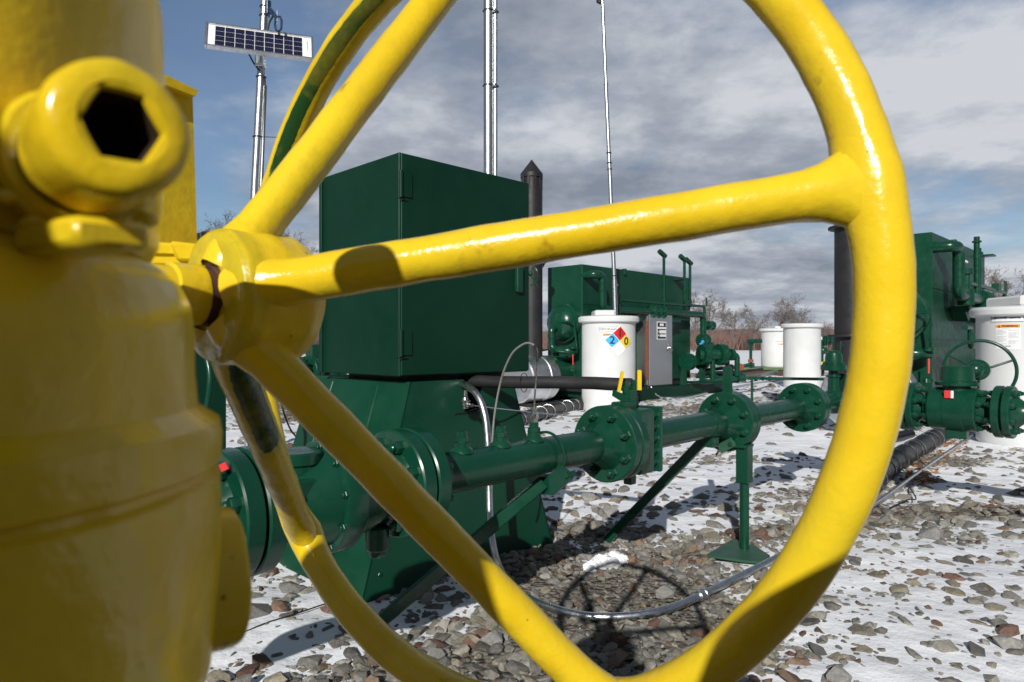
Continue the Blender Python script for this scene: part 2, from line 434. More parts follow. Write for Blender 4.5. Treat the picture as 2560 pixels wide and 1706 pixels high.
# ---- crushed stone
rng = np.random.default_rng(5)
def hull(n, seed):
    r = np.random.default_rng(seed); p = r.normal(size=(n, 3)); p /= np.linalg.norm(p, axis=1)[:, None]
    p *= r.uniform(.8, 1.05, (n, 1)); p *= np.array([1, r.uniform(.55, .95), r.uniform(.32, .68)])
    bm = bmesh.new()
    for q in p: bm.verts.new(q)
    bmesh.ops.convex_hull(bm, input=bm.verts[:]); bmesh.ops.triangulate(bm, faces=bm.faces[:])
    bmesh.ops.delete(bm, geom=[v for v in bm.verts if not v.link_faces], context='VERTS')
    bmesh.ops.recalc_face_normals(bm, faces=bm.faces[:]); bm.verts.index_update()
    v = np.array([v.co[:] for v in bm.verts]); f = np.array([[w.index for w in t.verts] for t in bm.faces]); bm.free(); return v, f
HULL = [hull(int(rng.integers(14, 30)), s) for s in range(40)]
RV, RF, RT = [], [], []; base = 0
PAL = np.array([[.28, .275, .255], [.22, .218, .205], [.25, .24, .205], [.17, .165, .155], [.16, .10, .08], [.27, .25, .20], [.22, .155, .115], [.34, .335, .31], [.25, .24, .23], [.20, .205, .20]])
PW = np.array([.16, .16, .14, .10, .06, .08, .05, .08, .10, .07])
def scatter(n, x0, x1, y0, y1, smin, smax, emb):
    global base
    x = rng.uniform(x0, x1, n); y = rng.uniform(y0, y1, n); keep = np.abs(x) < y * .80 + .5
    x, y = x[keep], y[keep]; s = snow_cover(x, y); n = len(x)
    size = smin * (smax / smin) ** (rng.uniform(0, 1, n) ** 2.2)
    fine = blob(x, y, tuple(Gp(1560, 1490))[:2], .5, .3); size = size * (1 - .45 * fine)
    cover = np.clip((s - .38) / .5, 0, 1)
    bury = rng.uniform(-.25, .25, n) + cover * emb                          # deeper under snow
    big = rng.uniform(0, 1, n) < .24; bury = np.where(big, bury * .40, bury); size = np.where(big & (cover > .3), np.minimum(size * 1.6, smax * 1.1), size)
    ok = (bury < .52) & ((cover < .35) | (rng.uniform(0, 1, n) > cover * .48))
    z = gz(x, y) + np.clip(s - .5, 0, .5) * .014
    for i in np.nonzero(ok)[0]:
        v, f = HULL[rng.integers(len(HULL))]; sz = size[i]
        a = rng.uniform(0, 6.283); ca, sa = math.cos(a), math.sin(a); tx, ty = rng.normal(0, .22, 2)
        w = v * sz; zz = w[:, 2] + w[:, 0] * tx + w[:, 1] * ty
        q = np.stack([w[:, 0] * ca - w[:, 1] * sa + x[i], w[:, 0] * sa + w[:, 1] * ca + y[i], zz + z[i] + sz * (.12 - bury[i] * .9)], 1)
        RV.append(q); RF.append(f + base); base += len(v)
        c = np.array([1.04, 1.0, .94]) * PAL[rng.choice(len(PAL), p=PW)] * rng.uniform(.50, 1.02); RT.append(np.repeat(c[None], len(v), 0))
scatter(26000, -2.4, 2.8, 1.35, 3.4, .008, .046, .78)
scatter(13000, -3.5, 4.5, 3.3, 6.0, .016, .055, .85)
scatter(9000, -5, 8.5, 6.0, 11, .022, .065, .9)
scatter(7000, -5, 15, 11, 22, .035, .08, .9)
for (u, v, sz) in [(2330, 1345, .07), (1680, 1270, .05), (1525, 1285, .055), (1180, 1320, .05), (730, 1480, .06), (1850, 1270, .05), (1660, 1490, .05), (1470, 1250, .055), (2090, 1700, .05), (700, 1330, .05), (1900, 1520, .055), (645, 1545, .085), (2525, 1620, .06), (2420, 1350, .045), (1230, 1610, .05)]:
    p = Gp(u, v); w0, f = HULL[int(sz * 1000) % 40]; w = w0 * sz; RV.append(w + np.array([p.x, p.y, sz * .25])); RF.append(f + base); base += len(w)
    RT.append(np.repeat((PAL[3] if u < 800 else PAL[0])[None] * .9, len(w), 0))
gravel = np_mesh('gravel', np.concatenate(RV), np.concatenate(RF), 3, M['stone'], False)
RT = np.concatenate(RT); a = gravel.data.attributes.new('tint', 'FLOAT_COLOR', 'POINT')
a.data.foreach_set('color', np.c_[RT, np.ones(len(RT))].astype(np.float32).ravel())
tag(gravel, 'loose grey and brown crushed stone lying on the snowy yard', 'gravel', kind='stuff')

# snow lump
p = Gp(1512, 1418); g = MB()
for (dx, dy, r, sx) in ((-.05, -.02, .035, 1.5), (0, .0, .05, 1.4), (.05, .035, .045, 1.3), (.09, .05, .03, 1.3), (-.085, -.05, .022, 1.4)):
    g.ball((p.x + dx * .9, p.y + dy * 1.4, .012), r, 28, 14, (sx, .8, .75))
g.wobble(.014, 26).wobble(.009, 75).wobble(.004, 190)
tag(obj('snow_lump', g, M['snow'], loc=p), 'small ragged lump of white snow on bare gravel above the wheel shadow', 'snow')

# dry leaves by the wrapped pipe
g = MB()
for i in range(150):
    t = random.random(); c = Gp(2262, 1210).lerp(Gp(2370, 1100), t) + V((random.uniform(-.02, .17), random.uniform(-.1, .05), random.uniform(.006, .03)))
    a = random.uniform(0, 6.28); s_ = random.uniform(.018, .04); ux = V((math.cos(a), math.sin(a), random.uniform(-.5, .5))) * s_; uy = V((-math.sin(a), math.cos(a), random.uniform(-.5, .5))) * s_ * .6
    g.add([c - ux, c - uy * .8 + V((0, 0, .006)), c + ux, c + uy + V((0, 0, .008))], [(0, 1, 2), (0, 2, 3)])
tag(obj('fallen_leaves', g, M['leaf'], smooth=0, loc=Gp(2310, 1160)), 'dry orange brown leaves heaped beside the black wrapped pipe', 'leaves', kind='stuff')

# ---- trees
def branch(g, gt, p, d, L, r, lev, rnd, up=.25):
    n = 4; pts = [p]; rad = [r]; q = p.copy(); dd = d.copy()
    for k in range(n):
        dd = (dd + V((rnd.gauss(0, .16), rnd.gauss(0, .16), rnd.gauss(0, .1) + up * .18))).normalized()
        q = q + dd * (L / n); pts.append(q.copy()); rad.append(r * (1 - .62 * (k + 1) / n))
    (gt if lev == 0 else g).tube(pts, rad, 6 if lev == 0 else (4 if lev < 3 else 3), cap=False)
    if lev >= 5: return
    m = (9, 6, 5, 4, 3)[lev]
    for k in range(m):
        t = rnd.uniform(.28 if lev == 0 else .2, 1.0); i = min(int(t * n), n - 1); b = pts[i].lerp(pts[i + 1], t * n - i)
        ax = (pts[i + 1] - pts[i]).normalized(); s_ = V((rnd.gauss(0, 1), rnd.gauss(0, 1), rnd.gauss(0, .5)))
        s_ = (s_ - ax * s_.dot(ax)).normalized(); nd = (ax * rnd.uniform(.55, 1.0) + s_ * rnd.uniform(.5, .95)).normalized()
        branch(g, gt, b, nd, L * rnd.uniform(.42, .66) * (1.15 - .35 * t), max(rad[i] * .52, .010), lev + 1, rnd, up)
def tree_proto(h, seed, lab):
    rnd = random.Random(seed); g, gt = MB(), MB()
    branch(g, gt, V((0, 0, 0)), V((rnd.gauss(0, .06), rnd.gauss(0, .06), 1)).normalized(), h * .62, h * .016, 0, rnd)
    r = thing('bare_tree', lab, 'tree', (0, 0, 0), 'bare trees beyond the snowy field')
    obj('trunk', gt, M['bark'], r); obj('crown', g, M['bark'], r); return r
protos = [tree_proto(8, s, '') for s in (3, 8, 21, 34)]
used = [False] * 4
def put_tree(i, u, Y, top, lab, rz):
    r = protos[i] if not used[i] else copy_tree(protos[i]); used[i] = True
    r.location = ((u - CX) / F * Y, Y, -.1); h = HC + (CV - top) / F * Y; s_ = (h + .1) / max(v.co.z for c in r.children for v in c.data.vertices)
    r.scale = (s_, s_, s_); r.rotation_euler = (0, 0, rz); r['label'] = lab
put_tree(0, 757, 62, 536, 'bare leafless tree showing between the yellow hub and the tall green cabinet', 0)
put_tree(1, 500, 75, 500, 'thin bare treetop just right of the yellow gear housing', 1)
put_tree(2, 1778, 72, 722, 'tall pale bare tree behind the right end of the green heater', 2)
put_tree(3, 1830, 80, 752, 'smaller bare tree just left of the bushy one behind the white tanks', .4)
put_tree(0, 1935, 76, 730, 'dark rounded bare tree standing above the white tank with a lid', 3)
put_tree(1, 1985, 84, 770, 'bare tree with leaning crown behind the pair of white tanks', 4)
put_tree(3, 2056, 90, 802, 'low bare tree right of the plain white tank', 2.2)
put_tree(2, 1735, 84, 745, 'bare tree almost hidden by the pipes at the heater end', 5.1)
put_tree(0, 2475, 70, 672, 'bare tree above the left edge of the big white tank', 1.1)
put_tree(1, 2528, 72, 666, 'rightmost bare tree rising behind the big white tank', 2.9)
put_tree(2, 1885, 92, 765, 'faint bare tree between the taller ones behind the white tanks', .9)
put_tree(3, 800, 90, 640, 'bare tree behind the left edge of the tall green cabinet', .5)
# the hedge of brush at the field edge: one mass
r = np.random.default_rng(9); n = 21000
bx = r.uniform(-75, 95, n); by = r.uniform(96, 128, n); bh = (2.6 + 2.4 * fbm(bx / 9, by * 0, 44, 3)) * r.uniform(.35, 1.12, n); ln = r.normal(0, .22, n) * bh; wd = r.uniform(.018, .05, n) * (1 + r.uniform(0, 1, n) ** 6 * 2)
v0 = np.stack([np.stack([bx - wd, by, bx * 0 - .1], 1), np.stack([bx + wd, by, bx * 0 - .1], 1), np.stack([bx, by + wd * 1.5, bx * 0 - .1], 1), np.stack([bx + ln, by, bh], 1)], 1).reshape(-1, 3)
kk = np.arange(n)[:, None] * 4; f0 = np.concatenate([kk + [0, 1, 3], kk + [1, 2, 3], kk + [2, 0, 3]])
# side twigs
tb = r.integers(0, n, 26000); tt = r.uniform(.3, .95, 26000); tx = bx[tb] + ln[tb] * tt; tz = bh[tb] * tt; ty = by[tb]; tl = r.uniform(.3, 1.0, 26000); td = r.normal(0, .8, 26000) * tl
m = len(tb); v1 = np.stack([np.stack([tx, ty, tz - .03], 1), np.stack([tx, ty + .03, tz + .03], 1), np.stack([tx + td, ty, tz + tl * .8], 1)], 1).reshape(-1, 3)
f1 = np.arange(m)[:, None] * 3 + np.arange(3)[None] + len(v0)
brush = np_mesh('brush', np.concatenate([v0, v1]), np.concatenate([f0, f1]), 3, M['brush'], False)
tag(brush, 'band of reddish brown leafless brush along the far edge of the snowy field', 'brush', kind='stuff')

# ================================================================== YELLOW GEAR OPERATOR AND HANDWHEEL
yv = thing('valve_gear_operator', 'big yellow valve gear operator with a yellow five-spoked handwheel filling the foreground', 'valve operator', (-.283, .283, 0))
Nw = V((.63905, .76909, -.0107)).normalized(); Hh = V((.76914, -.63909, 0)).normalized(); Ww = Hh.cross(Nw)
if Ww.z < 0: Ww = -Ww
SC = .28 / .26
Cw = V((-.0359 * SC, .4674 * SC, HC + .0215 * SC)); RW = .28; RT_ = .01335
def rimpt(deg): t = math.radians(deg); return Cw + (Hh * math.cos(t) + Ww * math.sin(t)) * RW
g = MB(); nseg = 240; wear = []; seg = 28
pts = [rimpt(360 * i / nseg) for i in range(nseg)]
vs = []; fs = []
spk = (11, 83, 155, 225, 298)
for i in range(nseg):
    deg = 360 * i / nseg; t = math.radians(deg); rad = Hh * math.cos(t) + Ww * math.sin(t)
    dsp = min(abs((deg - s_ + 180) % 360 - 180) for s_ in spk); fl = math.exp(-(dsp / 3.4) ** 2)
    for k in range(seg):
        ph = 2 * math.pi * k / seg; dirv = rad * math.cos(ph) - Nw * math.sin(ph)   # ph 90: hub side
        inner = max(0, -math.cos(ph)); rr = RT_ * (1 + .34 * fl * inner + .07 * fl)
        p = pts[i] + dirv * rr
        n_ = mnoise.noise(p * 38) * .0005 + mnoise.noise(p * 130) * .00035 + fl * mnoise.noise(p * 210) * .0007
        vs.append(p + dirv * n_)
        w = .10
        d1 = (deg - 128) / 30; d2 = ((math.degrees(ph) - 128 + 180) % 360 - 180) / 36
        band = max(0, 1 - max(abs(d1), 0) ** 6) * max(0, 1 - abs(d2) ** 4)
        w += .95 * band
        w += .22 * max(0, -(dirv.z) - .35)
        wear.append(w)
for j in range(nseg):
    for k in range(seg):
        j2 = (j + 1) % nseg; k2 = (k + 1) % seg; fs.append((j * seg + k, j * seg + k2, j2 * seg + k2, j2 * seg + k))
g.add(vs, fs); g.w = wear
wheel = obj('handwheel', g, M['yellow'], yv, 60)
K0, K1 = -.187, -.147
hubc = Cw + Nw * (-.190)
for si, dg in enumerate(spk):
    a = hubc + (rimpt(dg) - hubc).normalized() * .014; b = rimpt(dg); d = (b - a); L = d.length; d.normalize()
    n = 40; pr = []
    g = MB(); vs = []; wr = []
    ax = d.cross(Nw).normalized(); bx_ = d.cross(ax); tr_ = math.radians(dg); tg_ = (Ww * math.cos(tr_) - Hh * math.sin(tr_)).normalized()
    for i in range(n + 1):
        x = L * i / n; r = .0118 + .0036 * math.exp(-((x - .014) / .012) ** 2) + .0008 * math.exp(-((L - .024 - x) / .012) ** 2)
        for k in range(24):
            ph = 2 * math.pi * k / 24; dv = ax * math.cos(ph) + bx_ * math.sin(ph); p = a + d * x + dv * r + tg_ * (tg_.dot(dv) * .0135 * math.exp(-((L - x) / .0165) ** 2))
            fl = math.exp(-(x / .03) ** 2) + math.exp(-((L - x) / .03) ** 2)
            p += dv * (mnoise.noise(p * 42) * .0006 + mnoise.noise(p * 150) * .0003 + fl * mnoise.noise(p * 120) * .0016)
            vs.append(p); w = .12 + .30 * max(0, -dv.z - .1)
            if si == 3:
                tt = x / L; e = (dv.x * .55 + dv.y * -.75)       # side towards the viewer
                w += .9 * max(0, 1 - ((tt - .27) / .20) ** 4) * max(0, 1 - abs((e - .70) / .32) ** 2)
                w += .8 * max(0, 1 - ((tt - .62) / .13) ** 4) * max(0, 1 - abs((e - .95) / .18) ** 2)
            if si == 1: w += .35 * max(0, 1 - ((x / L - .18) / .2) ** 2) * max(0, dv.x)
            wr.append(w)
    fs = [(i * 24 + k, i * 24 + (k + 1) % 24, (i + 1) * 24 + (k + 1) % 24, (i + 1) * 24 + k) for i in range(n) for k in range(24)]
    g.add(vs, fs); g.w = wr; obj('spoke', g, M['yellow'], wheel, 60)
# hub
g = MB(); L = K1 - K0
hp = [(-.001, 0.0005), (-.001, .0155), (-.001, .0305), (0, .0338), (.003, .0362), (.010, .0368), (.026, .0368), (.040, .0362), (.047, .0335), (.0505, .028), (.0525, .018), (.053, .0005)]
hp2 = []
for (x0, r0), (x1, r1) in zip(hp, hp[1:]):
    for k in range(4): hp2.append((x0 + (x1 - x0) * k / 4, r0 + (r1 - r0) * k / 4))
hp2.append(hp[-1])
g.lathe(Cw + Nw * K0, Nw, hp2, 72)
wr = []
for i, p in enumerate(g.v):
    q = V(p); rel = q - (Cw + Nw * K0); t = rel.dot(Nw); dv = (rel - Nw * t); rr = dv.length; dv = dv.normalized() if rr > 1e-6 else V((0, 0, 1))
    q += (dv if t > .001 else -Nw) * (mnoise.noise(q * 45) * .0012 + mnoise.noise(q * 140) * .0006)
    if .010 < t < .044: q += dv * max(0, mnoise.noise(q * 70 + V((4, 2, 9)))) * .002
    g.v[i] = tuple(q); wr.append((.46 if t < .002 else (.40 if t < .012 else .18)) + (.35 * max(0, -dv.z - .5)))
g.w = wr; hub = obj('hub', g, M['yellow'], wheel, 50)
# shaft with its rusty joint
def axp(k): return Cw + Nw * k
g = MB(); g.lathe(axp(-.33), Nw, [(0, .0142), (.120, .0142), (.121, .0158), (.1345, .0160), (.136, .0155)], 40); g.lathe(axp(-.262), Nw, [(0, .0165), (.010, .0172), (.022, .0165), (.024, .0142)], 40)
g.wobble(.0004, 90); g.w = [.16] * len(g.v); obj('shaft', g, M['yellow'], yv, 40)
g = MB(); g.lathe(axp(K0 - .0068), Nw, [(0, .0149), (.004, .0150), (.0045, .0158), (.0068, .0166)], 40).wobble(.0012, 150); obj('rusty_joint', g, M['rust'], yv, 40)
# gear housing
hx_, hy_ = -.283, .283
BK = .55                                         # the housing stands this much nearer than first surveyed
def near(g):
    g.v = [(x * BK, y * BK, HC + (z - HC) * BK) for x, y, z in g.v]; return g
g = MB(); base_prof = [(.10, .10), (.30, .105), (.45, .112), (.62, .112), (.74, .131), (.795, .1455), (.83, .1475), (.875, .1490), (.886, .1485), (.8885, .1455), (.8915, .1455), (.894, .1492), (.906, .1500), (.913, .1492), (.9165, .1440), (.920, .1385), (.935, .1372), (.955, .1368), (.968, .1345), (.978, .1295), (.985, .1225), (.990, .1150)]
pr = []
for (z0, r0), (z1, r1) in zip(base_prof, base_prof[1:]):
    nsub = max(1, int((z1 - z0) / .012))
    for k in range(nsub): pr.append((z0 + (z1 - z0) * k / nsub, r0 + (r1 - r0) * k / nsub))
pr.append(base_prof[-1])
g.lathe((hx_, hy_, 0), UZ, pr, 160)
for i, p in enumerate(g.v):
    q = V(p); dv = V((q.x - hx_, q.y - hy_, 0)).normalized()
    q += dv * (mnoise.noise(q * 22) * .0016 + mnoise.noise(q * 70) * .0008); g.v[i] = tuple(q)
g.w = [.12 + .18 * mnoise.noise(V(p) * 16) for p in g.v]; obj('gear_housing', near(g), M['yellow'], yv, 40)
g = MB(); bp = [(.990, .1165), (.998, .1205), (1.02, .1225), (1.06, .1235), (1.10, .1235), (1.112, .1225), (1.1135, .1205), (1.1165, .1205), (1.118, .119), (1.119, .10), (1.1195, .001)]
g.lathe((hx_, hy_, 0), UZ, bp, 120)
for i, p in enumerate(g.v):
    q = V(p); q += (q - V((hx_, hy_, 1.08))).normalized() * (mnoise.noise(q * 25) * .0018 + mnoise.noise(q * 90) * .0007); g.v[i] = tuple(q)
g.w = [.14 + .15 * mnoise.noise(V(p) * 20) for p in g.v]; obj('upper_housing', near(g), M['yellow'], yv, 40)
# round cover flange on the far side of the housing
cdir = V((.80, .60, 0)); g = MB(); g.lathe(V((hx_, hy_, .822)) + cdir * .110, cdir, [(0, .0375), (.046, .0375), (.049, .0365), (.051, .033), (.0515, .001)], 64).wobble(.0008, 40)
g.w = [.15] * len(g.v); obj('side_cover', near(g), M['yellow'], yv, 40)
# hexagon socket plug
pa = V((.70, -.71, .03)).normalized(); pc = P(308, 314, .205)
def hexr(th): return 1.0 / math.cos((th % (math.pi / 3)) - math.pi / 6)
g = MB(); pb = pc - pa * .047
def small(g): g.v = [tuple(pc + (V(p) - pc) * .87) for p in g.v]; return g
g.lathe(pb, pa, [(0, .0215), (.002, .0232), (.006, .0236), (.008, .0240), (.010, .0236), (.012, .0240), (.014, .0236), (.016, .0240), (.041, .0240), (.0448, .0230), (.0466, .0208), (.0475, .0176), (.0477, .0145)], 72, cap=False)
k0 = len(g.v); sg = 72
a_ = pa.cross(UZ).normalized(); b_ = pa.cross(a_); vs = []
sock = []
for (t, r) in ((.0477, .0145), (.0470, .0120), (.0445, .0112), (.0425, .0110), (.012, .0106)):
    for i in range(sg):
        th = 2 * math.pi * i / sg; f_ = hexr(th) if r < .015 else 1; vs.append(pb + pa * t + (a_ * math.cos(th) + b_ * math.sin(th)) * r * f_)
fs = [(j * sg + i, j * sg + (i + 1) % sg, (j + 1) * sg + (i + 1) % sg, (j + 1) * sg + i) for j in range(2) for i in range(sg)]
fs2 = [(j * sg + i, j * sg + (i + 1) % sg, (j + 1) * sg + (i + 1) % sg, (j + 1) * sg + i) for j in (2, 3) for i in range(sg)] + [tuple(4 * sg + i for i in range(sg))]
gs = MB(); gs.add(vs, fs2); g.add(vs, fs).wobble(.0005, 120).wobble(.0009, 45); g.w = [.24 + .1 * mnoise.noise(V(p) * 60) for p in g.v]; plug = obj('socket_plug', near(small(g)), M['yellow'], yv, 45)
obj('socket', near(small(gs)), M['grime'], plug, 30)
for i, (dx, dz) in enumerate(((-.003, .002),)):
    g = MB(); g.lathe(pb + pa * .0123, pa, [(0, .0100), (.0008, .0100)], 20); obj('drain_hole', near(small(g)), M['grime'], plug, 30)
g = MB(); g.lathe(pb - pa * .006, pa, [(0, .0225), (.0065, .0225)], 48); obj('seal', near(small(g)), M['rubber'], plug, 40)
g = MB(); g.lathe(pb - pa * .022, pa, [(0, .0268), (.002, .0290), (.013, .0290), (.016, .0265)], 48, lambda th: .5 + .5 * hexr(th) if False else (.93 + .07 * hexr(th)))
g.lathe(pb - pa * .11, pa, [(0, .030), (.085, .0265)], 48); g.wobble(.0009, 60); g.w = [.34 + .2 * mnoise.noise(V(p) * 50) for p in g.v]; obj('plug_boss', near(small(g)), M['yellow'], yv, 40)
g = MB(); q = pb - pa * .012
for (du, dz, r) in ((-.010, -.0265, .006), (.004, -.0285, .0065), (.015, -.026, .005), (-.022, -.020, .0055), (.024, -.017, .004)):
    g.ball(q + a_ * du + UZ * dz, r, 16, 10, (1.3, 1, .7))
g.wobble(.0016, 90); g.w = [.3] * len(g.v); obj('paint_runs', near(small(g)), M['yellow'], yv, 40)
# ledge under the plug
g = MB(); g.box(P(205, 596, .232), (.020, .012, .005), (V((.85, -.5, 0)).normalized(), V((.5, .85, 0)).normalized(), UZ), .004); g.wobble(.0012, 60); g.w = [.3] * len(g.v); obj('ledge', near(g), M['yellow'], yv, 40)
# upright indicator plate behind the plug, edge tape at its top
ux = V((.47, .88, 0)).normalized(); uy = V((-.88, .47, 0)).normalized()
c0 = P(446, 640, .42); c1 = P(440, 222, .42); g = MB()
g.prism([c0 - ux * .028, c0 + ux * .0135, c1 + ux * .0115, c1 - ux * .028], uy * .022)
g.w = [.34] * len(g.v); ip = obj('indicator_plate', g, M['yellow'], yv, 30)
g = MB(); ct = P(452, 226, .415); g.prism([ct - ux * .022, ct + ux * .0105, ct + ux * .0125 + UZ * .0045, ct - ux * .02 + UZ * .007], uy * .024)
for (u, v, w, h) in ((400, 640, .012, .006), (440, 628, .012, .0045), (478, 636, .008, .006), (420, 655, .014, .004)):
    g2 = MB(); c = P(u, v, .405); g2.box(c, (w, .010, h), (V((.93, .35, 0)).normalized(), V((-.35, .93, 0)).normalized(), (UZ + V((.93, .35, 0)) * random.uniform(-.4, .4)).normalized()), .002)
    g2.wobble(.003, 60); g2.w = [.12] * len(g2.v); obj('tape_fold', g2, M['yellow'], ip, 30)
g.wobble(.0015, 60); g.w = [.12] * len(g.v); obj('tape_flap', g, M['yellow'], ip, 30)
# added out-of-view shapes above and behind the camera, there to shade the foreground
g = MB(); g.ball((-.133, .085, 1.117), .017, 32, 16); g.cyl((-.155, .155, 1.03), (-.134, .09, 1.115), .006); g.w = [.1] * len(g.v); obj('shade_blocker_ball', g, M['yellow'], yv, 40)  # added off-frame ball that throws the round shade on the right spoke
g = MB(); g.lathe((-.265, -.16, .25), UZ, [(0, .135), (.72, .135), (.80, .132), (.87, .115), (.92, .085), (.945, .045), (.95, .001)], 48); g.w = [.1] * len(g.v); obj('shade_blocker_left', g, M['rubber'], yv, 40)  # added unseen dark dome that keeps sun and sky off the housing
g = MB(); g.lathe((.115, -.18, .25), UZ, [(0, .17), (.62, .17), (.72, .165), (.79, .14), (.83, .09), (.845, .001)], 48); g.cyl((-.28, -.17, .5), (.12, -.18, .5), .09); g.cyl((-.265, -.16, .45), (-.17, .17, .45), .05)
g.w = [.1] * len(g.v); obj('shade_blocker_right', g, M['rubber'], yv, 40)  # added unseen dark drum that shades the lower right of the rim

# ================================================================== METERING PIPE RUN
PD = V((.679, .734, 0)).normalized(); PN = V((.734, -.679, 0)).normalized(); ZP = .592
def pt(s, z=ZP): return V((.33, 2.44, 0)) + PD * s + V((0, 0, z))
pr_ = thing('pipe_run', 'green flanged metering pipe running diagonally from the handwheel to the far tee', 'pipeline', (pt(0).x, pt(0).y, 0))
for (a_s, b_s) in ((-.87, -.02), (.12, .94), (1.04, 1.90), (1.98, 2.42), (-1.95, -1.42)):
    g = MB(); g.cyl(pt(a_s), pt(b_s), .057, 40); obj('pipe', g, M['green'], pr_)
BOLT = {}
def flange(parent, c, d, R=.137, th=.042, neck=.075, neck_r=.057, nb=8, nuts=True, back=True, phase=None, sub='bolt', rb=.0165, mat='green'):
    """weld-neck flange: its joint face at c, the neck growing along d, nuts on the neck side"""
    d = V(d).normalized(); g = MB()
    g.lathe(c, d, [(0, R * .62), (0, R * .97), (.004, R), (th - .004, R), (th, R * .97), (th + .001, neck_r * 1.62), (th + .012, neck_r * 1.45), (th + neck * .75, neck_r * 1.08), (th + neck, neck_r)], 56)
    f = obj('flange', g, M[mat], parent)
    if nuts:
        a = d.cross(UZ).normalized(); b = d.cross(a)
        for i in range(nb):
            th_ = 2 * math.pi * (i + .5) / nb if phase is None else 2 * math.pi * i / nb + phase
            q = c + d * th + (a * math.cos(th_) + b * math.sin(th_)) * R * .77
            gb = MB(); hexnut(gb, q, d, rb, .020, .012, .62); obj(sub, gb, M[mat], f)
    return f
for (s, nl, nr) in ((-1.345, True, True), (-.898, True, True), (.04, True, False), (.995, True, True), (1.945, True, True)):
    flange(pr_, pt(s - .003), -PD, nuts=nl); flange(pr_, pt(s + .003), PD, nuts=nr)
    g = MB(); g.cyl(pt(s - .004), pt(s + .004), .098, 40); obj('gasket', g, M['rubber'], pr_)
# bosses on top of the pipe
for i, s in enumerate((-.694, -.537, -.3836)):
    g = MB(); o = pt(s, ZP + .050)
    g.lathe(o, UZ, [(0, .034), (.008, .031), (.016, .0225), (.018, .0205), (.030, .0205), (.031, .0225)], 24)
    g.lathe(o + UZ * .031, UZ, [(0, .0200), (.012, .0200), (.014, .0165)], 6); g.lathe(o + UZ * .045, UZ, [(0, .0145), (.014, .0145), (.016, .012)], 18)
    obj('thermowell_boss', g, M['green'], pr_)
# tee, riser and branch
QD = V((.67, -.742, 0)).normalized(); TE = pt(2.46)
def qt(q, z=ZP): return V((TE.x, TE.y, z)) + QD * q
g = MB(); g.ball(TE, .078, 32, 16); g.cyl(qt(-.30), qt(.37), .057, 32); g.cyl(TE, TE + UZ * .10, .036, 24); obj('tee', g, M['green'], pr_)
g = MB(); g.cyl(qt(1.05), qt(2.2), .057, 32); obj('branch_pipe', g, M['green'], pr_)
# saddle plate and hook bolt under the first span
sp = pt(-.335); g = MB()
poly = []
for k in range(9):
    t = math.radians(200 + 140 * k / 8); poly.append(sp + PN * (math.cos(t) * .062) + UZ * (math.sin(t) * .062))
poly += [sp + PN * .105 - UZ * .045, sp + PN * .110 - UZ * .062, sp + PN * .035 - UZ * .125, sp - PN * .035 - UZ * .125, sp - PN * .105 - UZ * .05]
g.prism(poly, PD * .012); g.cyl(sp + PN * .098 - UZ * .05 - PD * .012, sp + PN * .098 - UZ * .05 + PD * .03, .009, 12)
obj('saddle_plate', g, M['green'], pr_, 25)
hk = [sp + PD * .014 + PN * (math.cos(math.radians(a)) * .073) + UZ * (math.sin(math.radians(a)) * .073) for a in range(150, -36, -12)] + [sp + PD * .014 + PN * .085 - UZ * .05]
g = MB(); g.tube(hk, .0045, 10); obj('hook_bolt', g, M['green'], pr_)
# braces to the ground
def bar(a, b, w, name='brace'):
    g = MB(); a = V(a); b = V(b); d = (b - a).normalized(); n1 = d.cross(UZ).normalized(); n2 = d.cross(n1)
    g.box((a + b) / 2, ((b - a).length / 2, w, w), (d, n1, n2), .004); return g
obj('brace', bar(pt(.80, .545), Gp(1518, 1350), .021), M['green'], pr_)
obj('brace', bar(sp - UZ * .085, V((-.50, 2.20, -.01)), .020), M['green'], pr_)
g = MB(); c = pt(.80, ZP); g.lathe(c - PD * .03, PD, [(0, .0605), (.06, .0605)], 40); g.box(c - UZ * .075, (.03, .035, .022), (PD, PN, UZ)); obj('clamp', g, M['green'], pr_)

# stand below the second flange
ps = thing('pipe_stand', 'green adjustable pipe stand with square sleeve on a flat steel plate in the snow', 'pipe stand', (1.055, 3.10, 0))
g = MB(); g.box((1.055, 3.10, .405), (.0285, .0285, .085), (PD, PN, UZ), .003); obj('sleeve', g, M['green'], ps)
g = MB(); g.cyl((1.055, 3.10, .02), (1.055, 3.10, .33), .021, 24); obj('post', g, M['green'], ps)
g = MB(); g.prism([Gp(1766, 1393, .012), Gp(1834, 1352, .012), Gp(1890, 1372, .012), Gp(1925, 1394, .012), Gp(1908, 1412, .012), Gp(1851, 1406, .012)], (0, 0, .010)); obj('base_plate', g, M['green_base'], ps, 20)
g = MB(); g.tube(bez([V((1.055, 3.10, .47)), V((1.03, 3.14, .49)), V((1.015, 3.165, .475))], 4), .024, 12); g.box((1.045, 3.115, .487), (.05, .04, .007), (PD, PN, UZ)); obj('saddle', g, M['green'], ps)
# flat handle standing on the second flange
g = MB(); c = pt(.985, ZP + .135); g.box(c + UZ * .055, (.010, .020, .06), (PD, PN, UZ), .002); lh = obj('lifting_lug', g, M['green_flat'], pr_)
g = MB(); c = pt(.93, ZP - .105) + PN * .02; g.box(c, (.004, .04, .022), (PD, (PN + UZ * .6).normalized(), (UZ - PN * .6).normalized()), .002); g.cyl(c - PN * .03 - UZ * .02, c - PN * .05 - UZ * .05, .004, 8); obj('name_tag', g, M['green_base'], pr_)

